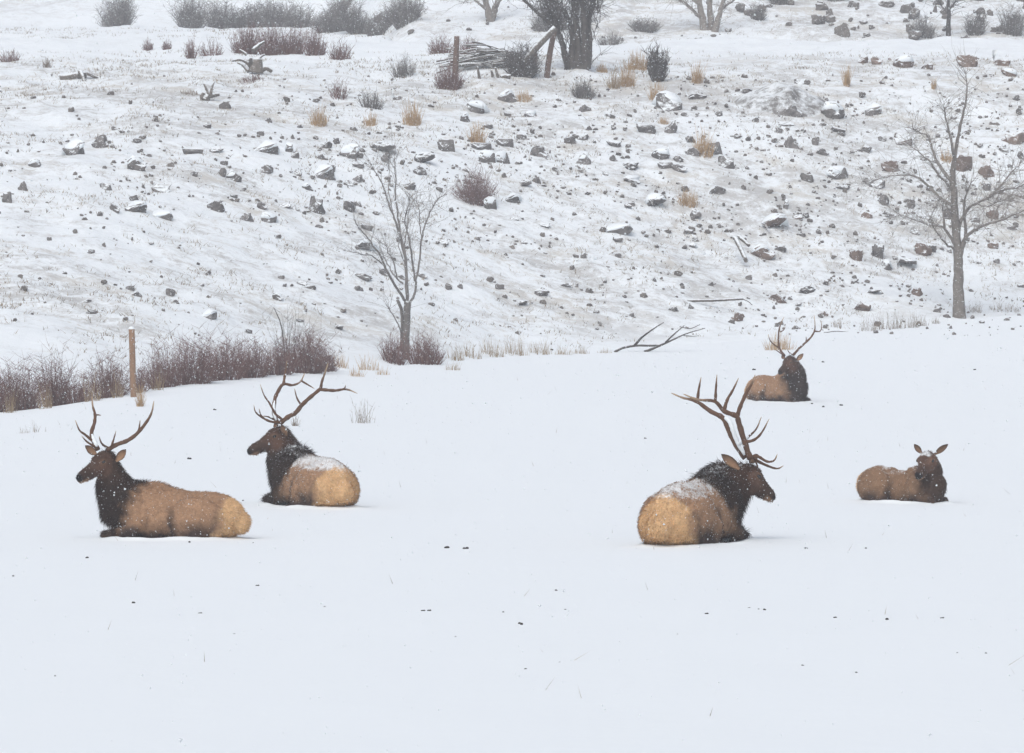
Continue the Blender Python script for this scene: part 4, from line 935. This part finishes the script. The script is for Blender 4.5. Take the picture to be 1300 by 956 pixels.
def brush_pile():
    r = random.Random(9); g = hit(612, 88); m = MB(); off = np.array(g)
    root = empty('brush_pile', g); tag(root, 'heaped pile of cut grey branches beside the weathered posts', 'brush pile')
    for k in range(90):
        x = r.uniform(-.75, 1.15); y = r.uniform(-.2, 1.2); h_ = max(.05, (.75-.5*abs(x-.2))*r.random()); a = r.gauss(0, .22)
        L = r.uniform(.7, 1.9); c = off+np.array([x*.9, y, h_+.05]); d = np.array([math.cos(a), r.gauss(0, .35), math.sin(a)*.8])*L/2
        mid = c+np.array([0, 0, r.uniform(0, .12)]); b = MB(); rad = r.uniform(.015, .045)
        b.tube(catmull([c-d, mid, c+d], 3), np.linspace(rad, rad*.4, 7), 5, .1); b.build('branch', M_stump, root, True, off)
brush_pile()
def dead_branch(name, label, parts, mat, base, cat='fallen branch', Y=None):
    g = hit(*base) if Y is None else at(base[0], Y); root = empty(name, g); tag(root, label, cat); off = np.array(g)
    for pts, r0, r1, d in parts:
        p = catmull(np.array([np.array(P(x, y, g.y+d*i/max(1, len(pts)-1))) for i, (x, y) in enumerate(pts)]), 4)
        m = MB(); m.tube(p, np.linspace(r0, r1, len(p)), 6, .1); m.build('branch', mat, root, True, off)
    return root
HC = lambda pts: cr(440, 390, 2.5, pts)
dead_branch('fallen_branch', 'forked bare dead branch lying on the meadow edge in front of the slope',
    [(HC([(850, 143), (875, 130), (916, 122), (950, 122), (990, 122)]), .035, .03, .2), (HC([(912, 124), (935, 98), (965, 75), (1006, 48)]), .035, .012, -.3), (HC([(945, 142), (985, 126), (1030, 106), (1078, 84), (1138, 67)]), .04, .010, .3),
     (HC([(1012, 112), (1035, 90), (1052, 75), (1072, 58)]), .025, .010, -.4), (HC([(1058, 62), (1090, 68), (1122, 55)]), .016, .007, -.4), (HC([(1070, 90), (1100, 92), (1118, 90)]), .014, .007, .3)], M_bark_dark, (800, 447))
HG = lambda pts: cr(830, 180, 3.676, pts)
dead_branch('fallen_log', 'long thin dark log lying level at the foot of the slope', [(HG([(20, 757), (120, 744), (250, 741), (330, 738), (418, 733)]), .05, .035, .3), (HG([(415, 733), (440, 745), (460, 762)]), .02, .012, 0)], M_stump, (885, 386), 'log')
dead_branch('snowy_log', 'pale snow-dusted log lying down the slope among stones', [(HG([(378, 445), (400, 490), (432, 558)]), .07, .06, -.6), (HG([(395, 440), (420, 462), (445, 485)]), .06, .05, -.3)], M_stump, (945, 332), 'log')
dead_branch('dead_stick', 'thin stick lying flat on the snow behind the distant bull', [(cr(1000, 330, 4.333, [(200, 400), (260, 392), (345, 396)]), .022, .010, .1)], M_stump, (1060, 422), 'stick')
H0 = lambda pts: cr(0, 0, 3.94, pts)
dead_branch('fallen_log', 'short broken log on the snowy shoulder above the slope', [(H0([(300, 390), (360, 380), (430, 370)]), .11, .13, .2), (H0([(400, 355), (412, 380), (425, 425)]), .08, .05, -.3), (H0([(430, 365), (460, 378), (490, 392)]), .07, .04, .2)], M_stump, (95, 102), 'log')
H2 = lambda pts: cr(200, 0, 4.333, pts)
dead_branch('uprooted_stump', 'twisted uprooted stump with curved roots and a snowy spur', [(H2([(540, 400), (545, 360), (550, 320)]), .26, .16, 0), (H2([(520, 380), (490, 345), (450, 328), (412, 336)]), .07, .03, -.2), (H2([(500, 395), (470, 360), (440, 345)]), .06, .03, .2), (H2([(490, 300), (470, 285), (450, 272)]), .06, .03, .1), (H2([(525, 280), (555, 250), (588, 228)]), .09, .04, .2), (H2([(560, 385), (600, 375), (628, 395)]), .12, .06, .1), (H2([(550, 330), (570, 310), (590, 300)]), .07, .03, .2), (H2([(530, 395), (510, 350), (515, 318)]), .09, .04, -.2)], M_stump, (322, 94), 'stump')
dead_branch('dead_stump', 'small forked stump with two upright horns on the shoulder', [(H2([(262, 555), (275, 530), (300, 525), (340, 518)]), .14, .06, .1), (H2([(285, 530), (270, 495), (255, 458)]), .05, .03, 0), (H2([(292, 525), (300, 480), (312, 450)]), .05, .025, .1), (H2([(250, 545), (245, 525), (255, 510)]), .10, .07, 0)], M_stump, (265, 128), 'stump')
for (a, b, c_) in [((470, 430), (466, 400), (458, 365)), ((545, 425), (540, 400), (535, 385)), ((575, 425), (565, 395), (556, 368))]:
    pp = cr(500, 0, 4.333, [a, b, c_]); pole('broken_stake', 'short pale broken stake sticking up before the brush pile', 'stake', pp, (.055, .03), M_stump, group='broken stakes by the brush pile', drop=.05)
pole('fallen_log', 'short snowy log end lying before the brush pile', 'log', cr(500, 0, 4.333, [(585, 425), (612, 420), (642, 424)]), (.08, .09), M_stump)

# droppings on the open snow
def clod_mesh(seed):
    r = random.Random(seed); m = MB()
    for i in range(r.choice([2, 3, 4])): m.ball((r.uniform(-.38, .38), r.uniform(-.3, .3), r.uniform(.10, .2)), (r.uniform(.16, .30), r.uniform(.15, .25), r.uniform(.14, .26)), None, 8, 6)
    me = mesh('dropping', m.V, m.F); me.materials.append(M_clod); return me
CL = [clod_mesh(i) for i in range(5)]
for i, (px, py, w_) in enumerate([(537, 776, 6), (545, 776, 7), (657, 792, 7), (664, 793, 8), (168, 767, 9), (254, 779, 6), (327, 744, 6), (15, 732, 5), (242, 689, 6), (321, 690, 4), (897, 780, 6), (951, 772, 4), (962, 774, 4), (972, 775, 7), (1126, 787, 9), (1060, 785, 6), (1196, 785, 6), (1086, 854, 5), (1020, 846, 6), (70, 859, 5), (567, 696, 9), (591, 697, 9), (705, 750, 5), (1024, 697, 6), (1100, 697, 6), (667, 850, 6), (297, 805, 4), (578, 809, 4), (718, 774, 4), (640, 778, 6), (860, 806, 4), (710, 841, 4), (412, 771, 4), (1068, 515, 6), (1047, 517, 7), (1031, 513, 5), (1237, 470, 5), (1045, 460, 5), (957, 470, 6), (600, 750, 3), (1252, 830, 5), (1215, 830, 4), (273, 521, 6), (240, 583, 7), (310, 636, 5), (115, 684, 4), (110, 709, 7), (820, 557, 5), (700, 445, 5)]):
    g = hit(px, py); s = 1.12*w_*g.y/FPX; o = link('dropping', CL[i % 5]); o.location = (g.x, g.y, g.z-.005); o.scale = (s, s, s*.85); o.rotation_euler = (0, 0, i*1.3)
    tag(o, 'small dark dropping lying on the open snow', 'dropping', 'dark droppings on the snow')

# ------------------------------------------------------------------ falling snow and misty air
def flakes():
    r = np.random.default_rng(31); L = []
    for (ya, yb, n, sz) in ((22, 70, 26000, .0030), (70, 130, 60000, .0044), (130, 270, 70000, .0080)):
        Y = (r.random(n)*(yb**3-ya**3)+ya**3)**(1/3)
        X = r.uniform(-1, 1, n)*(Y*.105+1.5); Z = CZ+r.uniform(-.098, .058, n)*Y+r.uniform(-1, 1.2, n)
        k = Z > H(X, Y, False)+.05
        L.append(np.stack([X, Y, Z, np.full(n, sz)*r.lognormal(0, .35, n)], -1)[k])
    A = np.concatenate(L); n = len(A)
    T = np.array([(1, 1, 1), (-1, -1, 1), (-1, 1, -1), (1, -1, -1)])*.8
    # each flake tilted at random
    q = r.normal(size=(n, 4)); q /= np.linalg.norm(q, axis=1)[:, None]; a, b, c, d = q.T
    R = np.stack([1-2*(c*c+d*d), 2*(b*c-a*d), 2*(b*d+a*c), 2*(b*c+a*d), 1-2*(b*b+d*d), 2*(c*d-a*b), 2*(b*d-a*c), 2*(c*d+a*b), 1-2*(b*b+c*c)], -1).reshape(n, 3, 3)
    V = np.einsum('nij,kj->nki', R, T)*A[:, 3][:, None, None]+A[:, None, :3]
    F = (np.arange(n)[:, None, None]*4+np.array([(0, 1, 2), (0, 3, 1), (0, 2, 3), (1, 3, 2)])[None]).reshape(-1, 3)
    tag(link('falling_snow', fast_mesh('flakes', V.reshape(-1, 3), F), M_snow), 'fine snow flakes falling through the air', 'snowfall', None, 'stuff')
flakes()

def haze():
    m = bpy.data.materials.new('snowy_air'); m.use_nodes = True; t = m.node_tree; t.nodes.clear()
    v = t.nodes.new('ShaderNodeVolumePrincipled'); v.inputs['Color'].default_value = (.93, .95, 1.0, 1); v.inputs['Density'].default_value = .00085
    v.inputs['Anisotropy'].default_value = 0.0
    o_ = t.nodes.new('ShaderNodeOutputMaterial'); t.links.new(v.outputs[0], o_.inputs['Volume'])
    x, y0, y1, z0, z1 = 122, -44, 430, -3, 52
    V = [(-x, y0, z0), (x, y0, z0), (x, y1, z0), (-x, y1, z0), (-x, y0, z1), (x, y0, z1), (x, y1, z1), (-x, y1, z1)]
    F = [(3, 2, 1, 0), (4, 5, 6, 7), (0, 1, 5, 4), (1, 2, 6, 5), (2, 3, 7, 6), (3, 0, 4, 7)]
    tag(link('haze', mesh('haze', V, F, False), m), 'pale snowy air between the viewer and the hill', 'haze', None, 'stuff')
haze()
